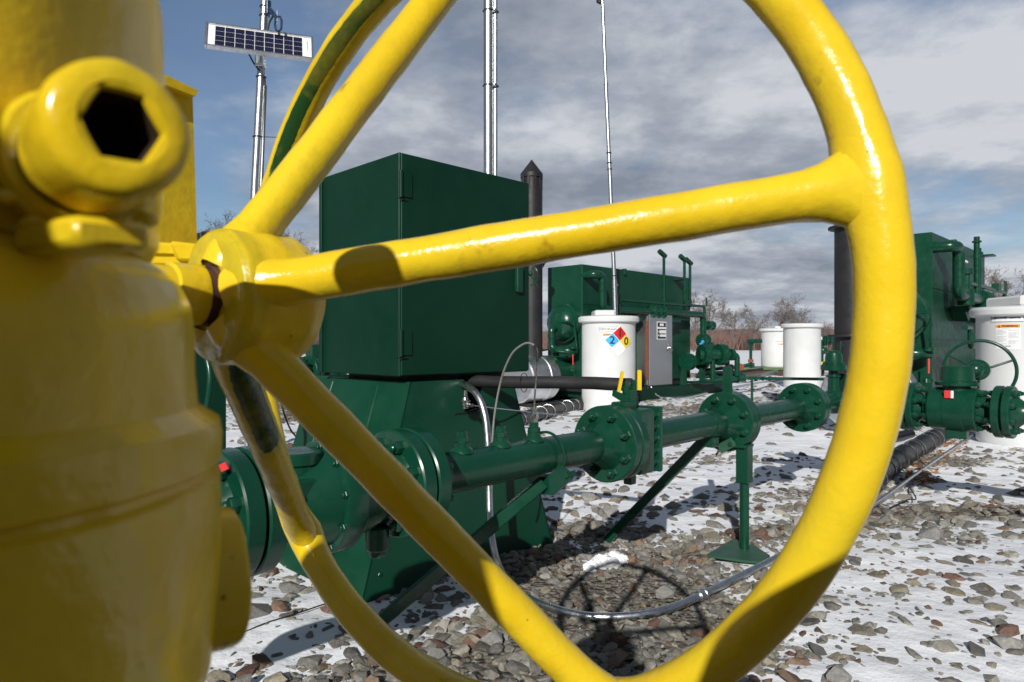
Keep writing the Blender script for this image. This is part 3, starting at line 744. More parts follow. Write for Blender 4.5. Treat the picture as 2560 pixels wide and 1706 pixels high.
# left ball valve
bv = thing('ball_valve', 'large green flanged ball valve in the pipe behind the lower yellow spokes', 'valve', (pt(-1.12).x, pt(-1.12).y, 0))
g = MB(); g.lathe(pt(-1.32), PD, [(0, .075), (.05, .072), (.075, .078), (.11, .098), (.15, .112), (.165, .116), (.166, .128), (.172, .131), (.215, .131), (.221, .128), (.222, .112), (.27, .105), (.33, .085), (.37, .075), (.40, .072)], 64); body = obj('body', g, M['green'], bv)
for i in range(10):
    th = 2 * math.pi * i / 10 + .2; q = pt(-1.32 + .166) + (PN * math.cos(th) + UZ * math.sin(th)) * .121; gb = MB(); hexnut(gb, q, -PD, .0095, .006, .006, .6); obj('bolt', gb, M['green'], body)
g = MB(); o = pt(-1.215, ZP); g.lathe(o, UZ, [(0, .058), (.085, .058), (.090, .064), (.112, .064), (.116, .060)], 40); obj('neck', g, M['green'], bv)
g = MB(); g.box(pt(-1.225, ZP + .012) + PN * .07, (.055, .012, .05), (PD, PN, UZ), .006); obj('pad', g, M['green'], bv)
g = MB(); o = pt(-.985, ZP - .10); g.cyl(o, o - UZ * .06, .030, 20, .004); hexnut(g, o - UZ * .06, -UZ, .022, .018); obj('drain_plug', g, M['green'], bv)
tagp = P(560, 1168, 1.36); g = MB(); g.box(tagp, (.009, .003, .008), (V((.9, -.2, .4)).normalized(), V((.2, .95, 0)).normalized(), V((-.4, 0, .9)).normalized()), .001); tag(obj('red_tag', g, M['tag_red'], loc=tagp), 'bright red tag beside the leftmost green flange, half hidden by the yellow housing', 'tag')
g = MB(); g.cyl(pt(-1.42) - UZ * .0, pt(-1.60), .095, 40, .01); obj('coupling', g, M['green'], bv)

# orifice fitting after flange one
of = thing('orifice_fitting', 'squared green orifice fitting with bolted cover plate in the middle of the pipe', 'pipe fitting', (pt(.19).x, pt(.19).y, 0))
AX = (PD, PN, UZ)
g = MB(); g.box(pt(.155), (.052, .085, .118), AX, .010); g.box(pt(.118, ZP), (.03, .095, .075), AX, .012); bd = obj('body', g, M['green'], of)
g = MB(); g.box(pt(.247), (.011, .088, .122), AX, .008); cvp = obj('cover_plate', g, M['green'], of)
g = MB(); g.box(pt(.222), (.015, .055, .095), AX, .002); obj('gap_filler', g, M['black'], of)
for zz in (-.088, -.045, 0, .045, .088):
    gb = MB(); hexnut(gb, pt(.207, ZP + zz) + PN * .068, PD, .0115, .029); obj('bolt', gb, M['green'], bd)
    gb = MB(); hexnut(gb, pt(.257, ZP + zz) + PN * .066, PD, .0115, .014, .006); obj('bolt', gb, M['green'], cvp)
g = MB(); g.box(pt(.165, ZP + .150), (.020, .019, .036), AX, .003); g.box(pt(.125, ZP + .128), (.045, .030, .016), AX, .006); obj('top_lug', g, M['green'], of)
g = MB(); g.box(pt(.165, ZP - .140), (.019, .017, .028), AX, .003); obj('bottom_lug', g, M['green_flat'], of)

# needle valve manifold with yellow levers
mf = thing('gauge_valve_pair', 'pair of small green gauge valves with yellow lever handles on the pipe flange', 'valve', (.44, 2.56, .70))
def gv(u, Y, v0, v1, lean, nm):
    a = P(u, v0, Y); b = P(u, v1, Y); g = MB(); h = (b.z - a.z)
    g.lathe(a, UZ, [(0, .012), (h * .22, .012), (h * .23, .0165), (h * .5, .0165), (h * .52, .013), (h * .6, .013), (h * .62, .0155), (h * .82, .0155), (h * .84, .011), (h, .010)], 6 if nm else 12)
    return obj('valve_body', g, M['green'], mf, 25)
gv(1566, 2.56, 1030, 955, 0, 1); gv(1585, 2.60, 1035, 950, 0, 1)
g = MB(); a = P(1547, 983, 2.55); b = P(1557, 930, 2.55); dx = V((.96, .28, 0)); g.prism([a - dx * .006, a + dx * .0065, b + dx * .0065, b + dx * .003 + UZ * .003, b - dx * .003 + UZ * .003, b - dx * .006], V((-.28, .96, 0)) * .006); obj('lever_handle', g, M['yel_lever'], mf, 25)
g = MB(); a = P(1599, 976, 2.56); b = P(1599, 928, 2.56); g.prism([a - dx * .0075, a + dx * .0085, b + dx * .0085, b + dx * .004 + UZ * .004, b - dx * .004 + UZ * .004, b - dx * .0075], V((-.28, .96, 0)) * .007); obj('lever_handle', g, M['yel_lever'], mf, 25)
g = MB(); a = P(1562, 1006, 2.54); g.prism([P(1572, 1010, 2.55), P(1556, 1006, 2.54), P(1530, 990, 2.53), P(1532, 974, 2.53), P(1548, 982, 2.54), P(1572, 990, 2.55)], (.004, .012, 0)); obj('lock_plate', g, M['green_flat'], mf, 25)
g = MB(); g.prism([P(1592, 985, 2.58), P(1604, 976, 2.57), P(1604, 968, 2.57), P(1594, 972, 2.58)], (.003, .01, 0)); g.box(P(1576, 1030, 2.57), (.035, .018, .012), AX, .003); g.cyl(P(1585, 962, 2.60), P(1585, 962, 2.60) + UZ * .012, .012, 10); obj('mounting_block', g, M['green'], mf, 25)

# insulated impulse line
fl_ = thing('insulated_line', 'black foam insulated line from the cabinet opening to the yellow handled valves', 'pipe', P(1300, 958, 2.9))
pth = bez([P(1140, 950, 3.05), P(1178, 953, 2.95), P(1300, 956, 2.83), P(1430, 957, 2.74), P(1520, 960, 2.66), P(1580, 962, 2.62)], 8)
g = MB(); g.tube(pth, [.0255] * (len(pth) - 1) + [.024], 20); g.wobble(.0016, 14); obj('foam_sleeve', g, M['foam'], fl_, 60)
g = MB(); g.tube([p + UZ * .011 + V((.0, -.0238, 0)) for p in pth[6:]], .0022, 6); obj('seam', g, M['rubber'], fl_, 60)
for u in (1310,):
    c = P(u, 957, 2.80); g = MB(); g.tube([c + V((math.cos(t) * .016, -.01 * math.sin(t), math.sin(t) * .040)) for t in [2 * math.pi * k / 20 for k in range(20)]], .0016, 6, closed=True); obj('cable_tie', g, M['rubber'], fl_, 60)

# thermometer probe and cable
pb_ = thing('temperature_probe', 'thin steel temperature probe with looping black lead on the pipe', 'sensor', pt(-.3836, ZP + .11))
o = pt(-.3836, ZP + .105); g = MB(); g.lathe(o, UZ, [(0, .0125), (.030, .0125), (.032, .0095), (.044, .0085), (.045, .0115), (.049, .0115)], 6); g.lathe(o + UZ * .049, UZ, [(0, .0115), (.004, .0115)], 16); obj('fitting', g, M['chrome'], pb_, 25)
top = P(1343, 903, o.y); g = MB(); g.cyl(o + UZ * .045, top, .0026, 10); obj('steel_tube', g, M['chrome'], pb_)
M['braid'] = paint('grey_braided_cable', (.16, .16, .155), (.26, .26, .25), .45, 200, .3)
g = MB(); lead = bez([top - UZ * .004, P(1344, 880, o.y), P(1338, 866, o.y + .01), P(1320, 858, o.y + .04), P(1300, 866, o.y + .07), P(1280, 885, o.y + .1), P(1262, 922, o.y + .14), P(1248, 970, o.y + .18), P(1236, 1040, o.y + .2), P(1230, 1110, o.y + .2), P(1226, 1160, o.y + .22)], 8)
g.tube(lead[:18], .0044, 10); obj('boot', g, M['rubber'], pb_); g = MB(); g.tube(lead[16:], .0036, 10); obj('lead', g, M['braid'], pb_)

# right-hand branch valve with its own wheel
gvx = thing('gear_valve', 'green flanged valve with small dark green handwheel in front of the big white tank', 'valve', (qt(.66).x, qt(.66).y, 0))
g = MB(); g.lathe(qt(.52), QD, [(0, .085), (.02, .085), (.022, .112), (.03, .118), (.10, .118), (.102, .121), (.19, .121), (.192, .118), (.245, .118), (.252, .112), (.254, .085), (.29, .08)], 56); vb = obj('body', g, M['green'], gvx)
for i in range(8):
    th = 2 * math.pi * (i + .5) / 8; w = V((-QD.y, QD.x, 0)); q = (w * math.cos(th) + UZ * math.sin(th)) * .100
    for (s_, d_) in ((.774, QD), (.542, -QD)):
        gb = MB(); hexnut(gb, qt(s_) + q, d_, .0165, .022, .01); obj('bolt', gb, M['green'], vb)
for s_ in (.435, .885):
    for d_ in (-1, 1): flange(gvx, qt(s_ + d_ * .005), QD * d_, th=.036, neck=.05, R=.137)
    g = MB(); g.cyl(qt(s_ - .006), qt(s_ + .006), .096, 32); obj('gasket', g, M['rubber'], gvx)
for (a_s, b_s) in ((.33, .44), (.88, 1.10)): g = MB(); g.cyl(qt(a_s), qt(b_s), .057, 32); obj('pipe_end', g, M['green'], gvx)
gc = V((qt(.665).x, qt(.665).y, ZP)); g = MB(); g.lathe(gc, UZ, [(.10, .07), (.128, .07), (.130, .104), (.135, .107), (.150, .107), (.155, .088), (.158, .084), (.232, .084), (.237, .080), (.238, .02)], 48); obj('gearbox', g, M['green'], gvx)
wd = V((.55, .835, 0)).normalized(); wc = P(2448, 928, 3.93); wl = V((wd.y, -wd.x, 0))
g = MB(); g.ball(P(2437, 925, 3.74), .044, 24, 14); g.cyl(P(2444, 925, 3.76), P(2448, 926, 3.86), .058, 28, .006); obj('worm_housing', g, M['green'], gvx)
g = MB(); g.tube([wc + (wl * math.cos(t) + UZ * math.sin(t)) * .175 for t in [2 * math.pi * k / 72 for k in range(72)]], .0095, 14, closed=True); hw = obj('handwheel', g, M['green'], gvx, 60)
for dg in (148, 22, 268):
    t = math.radians(dg); g = MB(); g.tube([wc - wd * .05, wc - wd * .01 + (wl * math.cos(t) + UZ * math.sin(t)) * .09, wc + (wl * math.cos(t) + UZ * math.sin(t)) * .175], .0065, 10); obj('spoke', g, M['green'], hw, 60)
g = MB(); g.cyl(wc - wd * .14, wc - wd * .03, .018, 16); obj('hub', g, M['green'], hw)
g = MB(); g.box(gc - UZ * .135 , (.04, .05, .025), AX, .003); obj('foot', g, M['green_flat'], gvx)
rc = qt(.655, ZP + .085) + V((-.742, -.67, 0)) * .108
g = MB(); g.box(rc, (.022, .006, .021), (QD, V((.742, .67, 0)), UZ), .002); rt = obj('name_tag', g, M['tag_red'], gvx)
rt['label'] = 'red tag with a white end'
g = MB(); g.box(rc + QD * .017 + V((-.742, -.67, 0)) * .0045, (.0062, .0035, .020), (QD, V((.742, .67, 0)), UZ), .001); obj('tag_label', g, M['sticker'], rt)

# riser valve on the tee
rv = thing('riser_valve', 'short upright green valve on top of the tee beside the yellow rim', 'valve', (TE.x, TE.y, ZP + .08))
g = MB(); g.lathe(TE, UZ, [(.095, .034), (.15, .034), (.152, .042), (.162, .042), (.164, .030), (.19, .030), (.192, .072), (.196, .075), (.222, .075), (.226, .072), (.228, .05), (.27, .05), (.30, .045), (.315, .03), (.318, .012)], 32); obj('body', g, M['green'], rv)
g = MB(); g.cyl(TE + V((.04, 0, .30)), TE + V((.045, 0, .375)), .005, 8); g.cyl(TE + V((.03, 0, .345)), TE + V((.062, 0, .35)), .004, 8); obj('stem', g, M['green'], rv)
for i in range(6):
    th = i * math.pi / 3; gb = MB(); hexnut(gb, TE + V((math.cos(th) * .062, math.sin(th) * .062, .226)), UZ, .010, .012, .008); obj('bolt', gb, M['green'], rv)
g = MB(); g.box(TE + V((.13, .08, .07)), (.05, .10, .10), AX, .006); obj('side_bracket', g, M['green_panel'], rv)

# ================================================================== CABINETS
def cabinet(C, wR, wL, z0, z1, label, detail=True, group=None):
    C = V((C[0], C[1], 0)); t = thing("equipment_cabinet", label, 'cabinet', (C.x, C.y, 0), group)
    mid = C + E1 * wR / 2 + E2 * wL / 2
    g = MB(); g.box(V((mid.x, mid.y, (z0 + z1) / 2)), (wR / 2, wL / 2, (z1 - z0) / 2), (E1, E2, UZ), .003); obj('housing', g, M['green_panel'], t, 20)
    g = MB(); nn = -E2; c = C + E1 * (wR / 2 + .001) - E2 * .005                      # door skin on the right-hand face
    g.box(V((c.x, c.y, (z0 + z1) / 2)), (wR / 2 - .003, .006, (z1 - z0) / 2 - .004), (E1, E2, UZ), .002); dr = obj('door', g, M['green_panel'], t, 20)
    if detail:
        for zc in (z1 - .125, z0 + .13):
            g = MB(); h = C - E2 * .016 - E1 * .002; g.cyl(V((h.x, h.y, zc - .052)), V((h.x, h.y, zc + .052)), .0075, 16); g.box(V((h.x, h.y, zc)) + E1 * .028 + E2 * .003, (.026, .003, .048), (E1, E2, UZ), .001)
            obj('hinge', g, M['green_panel'], t, 30)
            g = MB(); g.tube([V((h.x, h.y, zc - .056)) - E1 * .02, V((h.x, h.y, zc - .060)), V((h.x, h.y, zc - .058)) + E1 * .03], .002, 6); obj('hinge_pin', g, M['rubber'], t)
        g = MB(); lc = C + E1 * (wR - .075) - E2 * .018; zc = 1.24
        g.box(V((lc.x, lc.y, zc)), (.019, .010, .058), (E1, E2, UZ), .003); obj('latch', g, M['green_flat'], dr, 30)
        g = MB(); lc2 = C + E1 * (wR - .012) - E2 * .03; o = V((lc2.x, lc2.y, 1.27))
        g.tube(bez([o, o + V((.012, 0, .03)), o + V((.03, -.01, .01)), o + V((.028, 0, -.03)), o + V((.0, 0, -.055))], 5), .0035, 6); g.tube(bez([o + V((0, 0, -.01)), o + V((.02, 0, -.035)), o + V((.035, 0, -.06))], 5), .003, 6); g.ball(o, .011, 12, 8); obj('seal_wire', g, M['green_flat'], dr)
    g = MB(); e = C + E2 * wL - E1 * .004; g.box(V((e.x, e.y, (z0 + z1) / 2 - .006)), (.008, .010, (z1 - z0) / 2 - .008), (E1, E2, UZ), .002); obj('edge_strip', g, M['green_panel'], t, 20)
    g = MB(); g.box(V((mid.x, mid.y, z0 - .03)), (wR / 2 - .09, wL / 2 - .07, .03), (E1, E2, UZ), .003); obj('neck', g, M['black'], t, 20)
    return t
cab = cabinet((-.437, 2.64), .72, .58, .823, 1.692, 'tall dark green steel cabinet on a tapered pedestal in the middle of the photo')
# pedestal, tapered, open notch at its upper right
g = MB(); B = V((-.549, 2.487, 0)); wR, wL, a, b = 1.05, .82, .242, .03; zt = .80
def q(x, y, z): return B + E1 * x + E2 * y + UZ * z
bot = [q(0, 0, 0), q(wR, 0, 0), q(wR, wL, 0), q(0, wL, 0)]; tp = [q(a, b, zt), q(wR - a, b, zt), q(wR - a, wL - b, zt), q(a, wL - b, zt)]
# front face with a notch near the top: split into left strip, lower part
def fr(x, z):                                   # point of the front face
    tt = z / zt; return q(x, b * tt, z)
xl = lambda z: a * z / zt
xr = lambda z: wR - a * z / zt
n0, n1, nz = .52, .62, .655                     # notch left, right end, bottom height
quads = [[fr(xl(0), 0), fr(xr(0), 0), fr(xr(nz), nz), fr(n1, nz), fr(n0, nz), fr(xl(nz), nz)], [fr(xl(nz), nz), fr(n0, nz), fr(n0, zt), fr(xl(zt), zt)], [fr(n1, nz), fr(xr(nz), nz), fr(xr(zt), zt), fr(n1, zt)]]
for pl in quads: g.prism(pl, E2 * .008)
def side(p0, p1, p2, p3, d): g.prism([p0, p1, p2, p3], d)
side(bot[0] - E1 * .001, tp[0] - E1 * .001, tp[3] - E1 * .001, bot[3] - E1 * .001, E1 * .008); side(bot[1] + E1 * .001, tp[1] + E1 * .001, tp[2] + E1 * .001, bot[2] + E1 * .001, -E1 * .008); side(bot[2] + E2 * .001, tp[2] + E2 * .001, tp[3] + E2 * .001, bot[3] + E2 * .001, -E2 * .008)
obj('pedestal', g, M['green_flat'], cab, 20)
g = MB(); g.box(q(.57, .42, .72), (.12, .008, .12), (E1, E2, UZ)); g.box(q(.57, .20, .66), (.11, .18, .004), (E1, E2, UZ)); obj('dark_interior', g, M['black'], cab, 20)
for s_ in (.18, .60):
    g = MB(); g.tube([q(-.004 + xl(.0) + a * s_ * .0, .08 + s_, .02), q(a - .004, .09 + s_ * .85, zt - .02)], .006, 6); obj('rib', g, M['green_flat'], cab, 20)
for (x, z) in ((.36, .36), (.08, .09)):
    g = MB(); hexnut(g, fr(x, z), -E2, .008, .006); obj('bolt', g, M['green'], cab, 20)
# second cabinet, half hidden at the left
c2 = thing('pump_cabinet', 'dark green steel cabinet mostly hidden behind the yellow gear housing and wheel', 'cabinet', (-1.45, 2.9, 0))
g = MB(); cc = P(566, 800, 2.75); g.box(V((cc.x, cc.y, .80)) - E1 * .45 - E2 * -.35, (.45, .35, .56), (E1, E2, UZ), .004); obj('housing', g, M['green_panel'], c2, 20)
g = MB(); g.box(V((cc.x, cc.y, .12)) - E1 * .45 - E2 * -.35, (.38, .28, .12), (E1, E2, UZ), .004); obj('plinth', g, M['green_panel'], c2, 20)
cl = cc - E1 * .12 - E2 * .02
g = MB(); g.tube(bez([P(486, 830, 2.5), P(512, 880, 2.48), P(525, 940, 2.46), P(518, 1010, 2.46), P(506, 1060, 2.48)], 6), .011, 12); obj('pipe_loop', g, M['green'], c2)
g = MB(); g.tube(bez([P(500, 588, 2.6), P(508, 582, 2.6), P(520, 582, 2.6), P(526, 590, 2.6)], 5), .006, 8); g.box(P(512, 598, 2.62), (.03, .03, .02), AX, .004); obj('lifting_eye', g, M['black'], c2)

# regulator and tubing by the notch
rg = thing('pressure_regulator', 'small silver pressure regulator in the dark cabinet opening', 'regulator', P(1164, 1010, 2.80))
o = P(1163, 1022, 2.80); g = MB(); g.lathe(o, UZ, [(0, .012), (.012, .012), (.014, .017), (.026, .018), (.030, .022), (.034, .022), (.036, .014), (.046, .012), (.048, .009), (.075, .008)], 20); obj('body', g, M['chrome'], rg)
g = MB(); g.cyl(o + V((.01, -.005, .016)), P(1180, 1014, 2.76), .009, 12); obj('outlet', g, M['chrome'], rg)
g = MB(); g.tube([P(1180, 1014, 2.76), P(1240, 1021, 2.9), P(1330, 1031, 3.2), P(1425, 1041, 3.6), P(1640, 1036, 3.9), P(1760, 1026, 4.3), P(1950, 1003, 5.2)], .0032, 8)
tag(obj('steel_tubing', g, M['chrome'], loc=P(1330, 1031, 3.2)), 'thin steel tubing stretching right from the silver regulator above the snow', 'tube')

# galvanised conduit
cd = thing('conduit', 'galvanised conduit dropping from the cabinet and curving across the gravel through the wheel shadow', 'conduit', Gp(1500, 1543))
pth = bez([P(1140, 957, 2.92), P(1160, 962, 2.84), P(1190, 984, 2.76), P(1210, 1030, 2.72), P(1219, 1100, 2.70), P(1222, 1200, 2.68), P(1225, 1300, 2.65), P(1238, 1390, 2.62), Gp(1270, 1455, .022), Gp(1330, 1500, .018), Gp(1420, 1532, .02), Gp(1500, 1543, .022), Gp(1600, 1538, .026), Gp(1680, 1520, .026), Gp(1755, 1488, .024)], 8)
g = MB(); g.tube(pth, .0142, 16); obj('bent_pipe', g, M['galv'], cd, 60)
p2 = bez([Gp(1755, 1488, .024), Gp(1945, 1393, .026), Gp(2170, 1272, .03), Gp(2300, 1180, .03), Gp(2430, 1090, .03)], 6); g = MB(); g.tube(p2, .0142, 16); obj('straight_pipe', g, M['galv'], cd, 60)
g = MB(); j = Gp(1755, 1488, .024); d = (p2[1] - p2[0]).normalized(); g.lathe(j - d * .028, d, [(0, .0175), (.002, .0195), (.016, .0195), (.018, .0165), (.036, .0165), (.038, .0195), (.054, .0195), (.056, .0175)], 20); obj('coupling', g, M['galv'], cd)

# ground leads
g = MB(); g.tube(bez([Gp(430, 1650, .01), Gp(540, 1612, .012), Gp(660, 1560, .016), Gp(740, 1535, .02), Gp(830, 1505, .012), Gp(930, 1480, .0)], 6), .0026, 8); tag(obj('ground_wire', g, M['rubber'], loc=Gp(660, 1560)), 'thin black wire lying on shaded snow beside the yellow housing', 'wire')
g = MB(); g.tube(bez([P(698, 960, 4.6), P(702, 1000, 4.6), P(712, 1040, 4.6), P(730, 1080, 4.6), P(760, 1110, 4.6)], 6), .006, 8); tag(obj('hanging_wire', g, M['rubber'], loc=P(710, 1040, 4.6)), 'black wire hanging behind the yellow spokes left of the cabinet', 'wire')

# flanged pipe seen behind, left of the cabinet
fp = thing('far_pipe', 'green flanged pipe glimpsed between the hub and the tall cabinet', 'pipeline', P(790, 925, 5.5))
g = MB(); a = P(735, 930, 5.4); b = P(850, 930, 5.8); g.cyl(a, b, .085, 24); d = (b - a).normalized()
for k in (0, .12, .16, .28): g.cyl(a + d * k, a + d * (k + .035), .13, 28, .004)
obj('pipe', g, M['green'], fp)
for k in (.05, .20):
    for th in (40, 80, 120, 160):
        gb = MB(); hexnut(gb, a + d * k + (UZ * math.sin(math.radians(th)) + d.cross(UZ) * math.cos(math.radians(th))) * .105, d, .018, .03, .01); obj('bolt', gb, M['green'], fp)
g = MB(); g.box(P(785, 895, 5.6), (.05, .05, .11), AX, .004); obj('bracket_plate', g, M['green_flat'], fp)
g = MB(); g.cyl(P(735, 956, 5.0), P(835, 953, 5.2), .008, 8); obj('tubing', g, M['chrome'], fp)

# ================================================================== POSTS
MX, MY = P(1221, 860, 10.6).x, 10.6
gp = thing('galvanised_mast', 'thick shiny galvanised mast with strapped cable pipe rising behind the tall green cabinet', 'pole', (MX, MY, 0))
g = MB(); g.cyl((MX, MY, 0), (MX, MY, 8.5), .076, 32); obj('pole', g, M['galv'], gp)
g = MB(); g.cyl((MX + .108, MY + .02, 0), (MX + .108, MY + .02, 8.5), .034, 20); obj('conduit', g, M['galv'], gp)
for v in (22, 210, 520):
    z = P(1227, v, MY - .08).z; g = MB(); pts = [(-.083, 0), (-.058, -.06), (0, -.083), (.06, -.07), (.112, -.02), (.148, 0), (.155, .04), (.11, .065), (0, .083), (-.068, .055)]; g.tube([V((MX + x, MY + y, z)) for x, y in pts], .011, 8, closed=True); obj('strap', g, M['rubber'], gp)
    g = MB(); g.box((MX + .10, MY - .055, z), (.025, .015, .02), b=.004); obj('clip', g, M['galv'], gp)

an = thing('antenna_mast', 'thin telescoping silver antenna mast behind the white tank with the hazard diamond', 'antenna', P(1540, 860, 10.55))
an.location.z = 0; ROOT[an] = V((an.location.x, an.location.y, 0))
g = MB(); x0, y0 = an.location.x, an.location.y
def ap(v): u = 1506 + (1540 - 1506) * (v / 800.0); return P(u, v, 10.55)
b0 = V((x0 + .03, y0, 0))
g.tube([b0, ap(700)], .040, 16); obj('lower_section', g, M['galv'], an)
g = MB(); g.tube([ap(705), ap(405)], .033, 16); obj('middle_section', g, M['galv'], an)
g = MB(); g.tube([ap(410), ap(212)], .030, 14); g.tube([ap(214), ap(-150)], .026, 14); obj('upper_section', g, M['galv'], an)
g = MB(); g.tube([ap(214), ap(209)], .036, 16); obj('collar', g, M['galv'], an)
for v in (408, 424, 383, 690):
    g = MB(); a_1, b_1 = ap(v + 1.2), ap(v - 1.2); g.tube([a_1, b_1], .040, 16); obj('collar', g, M['black'], an)
g = MB(); c = ap(4); g.box(c - V((.05, .0, 0)), (.05, .02, .03), b=.004); obj('clamp', g, M['black'], an)

sp_ = thing('solar_panel_pole', 'silver pole carrying a tilted solar panel and a small antenna at upper left', 'solar panel', (P(636, 860, 6).x, 6.0, 0))
def pp(v): return P(637 + 26 * (480 - v) / 480.0, v, 6.0)
g = MB(); g.tube([V((P(620, 860, 6).x, 6, 0)), pp(480), pp(-4)], .036, 28); obj('pole', g, M['galv'], sp_, 60)
g = MB(); g.tube([V((P(640, 860, 6).x, 6, 0)), pp(480) + V((.052, .0, 0)), pp(215) + V((.048, .0, 0))], .012, 12); obj('conduit', g, M['galv'], sp_, 60)
g = MB(); g.tube([pp(-4), pp(-8)], [.040, .036], 24); obj('cap', g, M['galv'], sp_, 60)
pcn = P(651, 106, 5.86); yaw = math.radians(19); ux = V((math.cos(yaw), math.sin(yaw), 0)); nh = V((math.sin(yaw), -math.cos(yaw), 0)); tilt = math.radians(64)
nn = (nh * math.sin(tilt) + UZ * math.cos(tilt)).normalized(); uy = nn.cross(ux); uy = uy if uy.z > 0 else -uy
W2, H2 = .435, .135
g = MB()
for sx in (-1, 1): g.box(pcn + ux * sx * (W2 - .008), (.008, H2, .024), (ux, uy, nn), .002)
for sy in (-1, 1): g.box(pcn + uy * sy * (H2 - .006), (W2 - .0165, .006, .024), (ux, uy, nn), .002)
pf = obj('frame', g, M['galv'], sp_, 20)
g = MB(); g.box(pcn - nn * .004, (W2 - .016, H2 - .012, .012), (ux, uy, nn), .001); obj('backsheet', g, M['sticker'], pf, 20)
g = MB()
for i in range(9):
    for j in range(4):
        g.box(pcn + ux * (-.36 + .705 * (i + .5) / 9) + uy * (-.112 + .224 * (j + .5) / 4) + nn * .010, (.0365, .0255, .0012), (ux, uy, nn), .0004)
obj('solar_cells', g, M['cell'], pf, 20)
g = MB(); g.box(pcn + ux * .385 + uy * .02 + nn * .0095, (.004, .06, .0012), (ux, uy, nn), .0003); obj('rating_label', g, M['ink_grey'], pf, 20)
g = MB(); c = pp(150); g.box(c + V((0, -.03, -.03)), (.035, .045, .05), (V((1, 0, 0)), V((0, 1, 0)), UZ), .004); obj('bracket', g, M['galv'], sp_, 25); g = MB(); g.tube([c + V((-.02, -.05, -.06)), pcn - nn * .03 - uy * .05 - ux * .02], .02, 8); obj('bracket_arm', g, M['galv'], sp_, 25)
g = MB(); g.tube(bez([pcn - nn * .03 - uy * .1 - ux * .1, pp(160) + V((-.06, -.05, 0)), pp(175) + V((-.02, -.05, 0)), pp(195) + V((.03, -.045, 0)), pp(235) + V((.052, -.02, 0)), pp(480) + V((.066, -.01, 0))], 6), .008, 8)
g.tube(bez([pp(78) + V((.05, -.03, 0)), pp(60) + V((.06, -.03, 0)), pp(45) + V((.10, -.05, 0))], 6), .008, 8); obj('cable', g, M['rubber'], sp_)
for v in (18, 40, 86, 193, 343):
    g = MB(); z = pp(v); g.tube([z + V((math.cos(t) * .042, math.sin(t) * .042, 0)) for t in [k * math.pi / 8 for k in range(16)]], .0045, 6, closed=True)
    if v == 343: g.tube([z + V((.04, -.01, 0)), z + V((.18, -.03, -.012))], .0035, 6)
    obj('strap', g, M['rubber'], sp_)
g = MB(); c = pp(35); g.tube([c + V((.03, -.04, .02)), c + V((.13, -.08, -.06))], .014, 8); g.box(c + V((.05, -.05, .03)), (.02, .02, .06), b=.004)
loop = [P(692, 42, 5.9), P(700, 42, 5.9), P(704, 52, 5.9), P(703, 72, 5.9), P(698, 78, 5.9), P(690, 76, 5.9), P(687, 62, 5.9), P(689, 46, 5.9)]
g.tube(loop, .010, 8, closed=True); g.tube([P(693, 26, 5.9), P(693, 60, 5.9)], .004, 6); g.tube([P(675, 20, 5.9), P(686, 34, 5.9), P(690, 55, 5.9)], .010, 8); obj('small_antenna', g, M['blue_metal'], sp_)

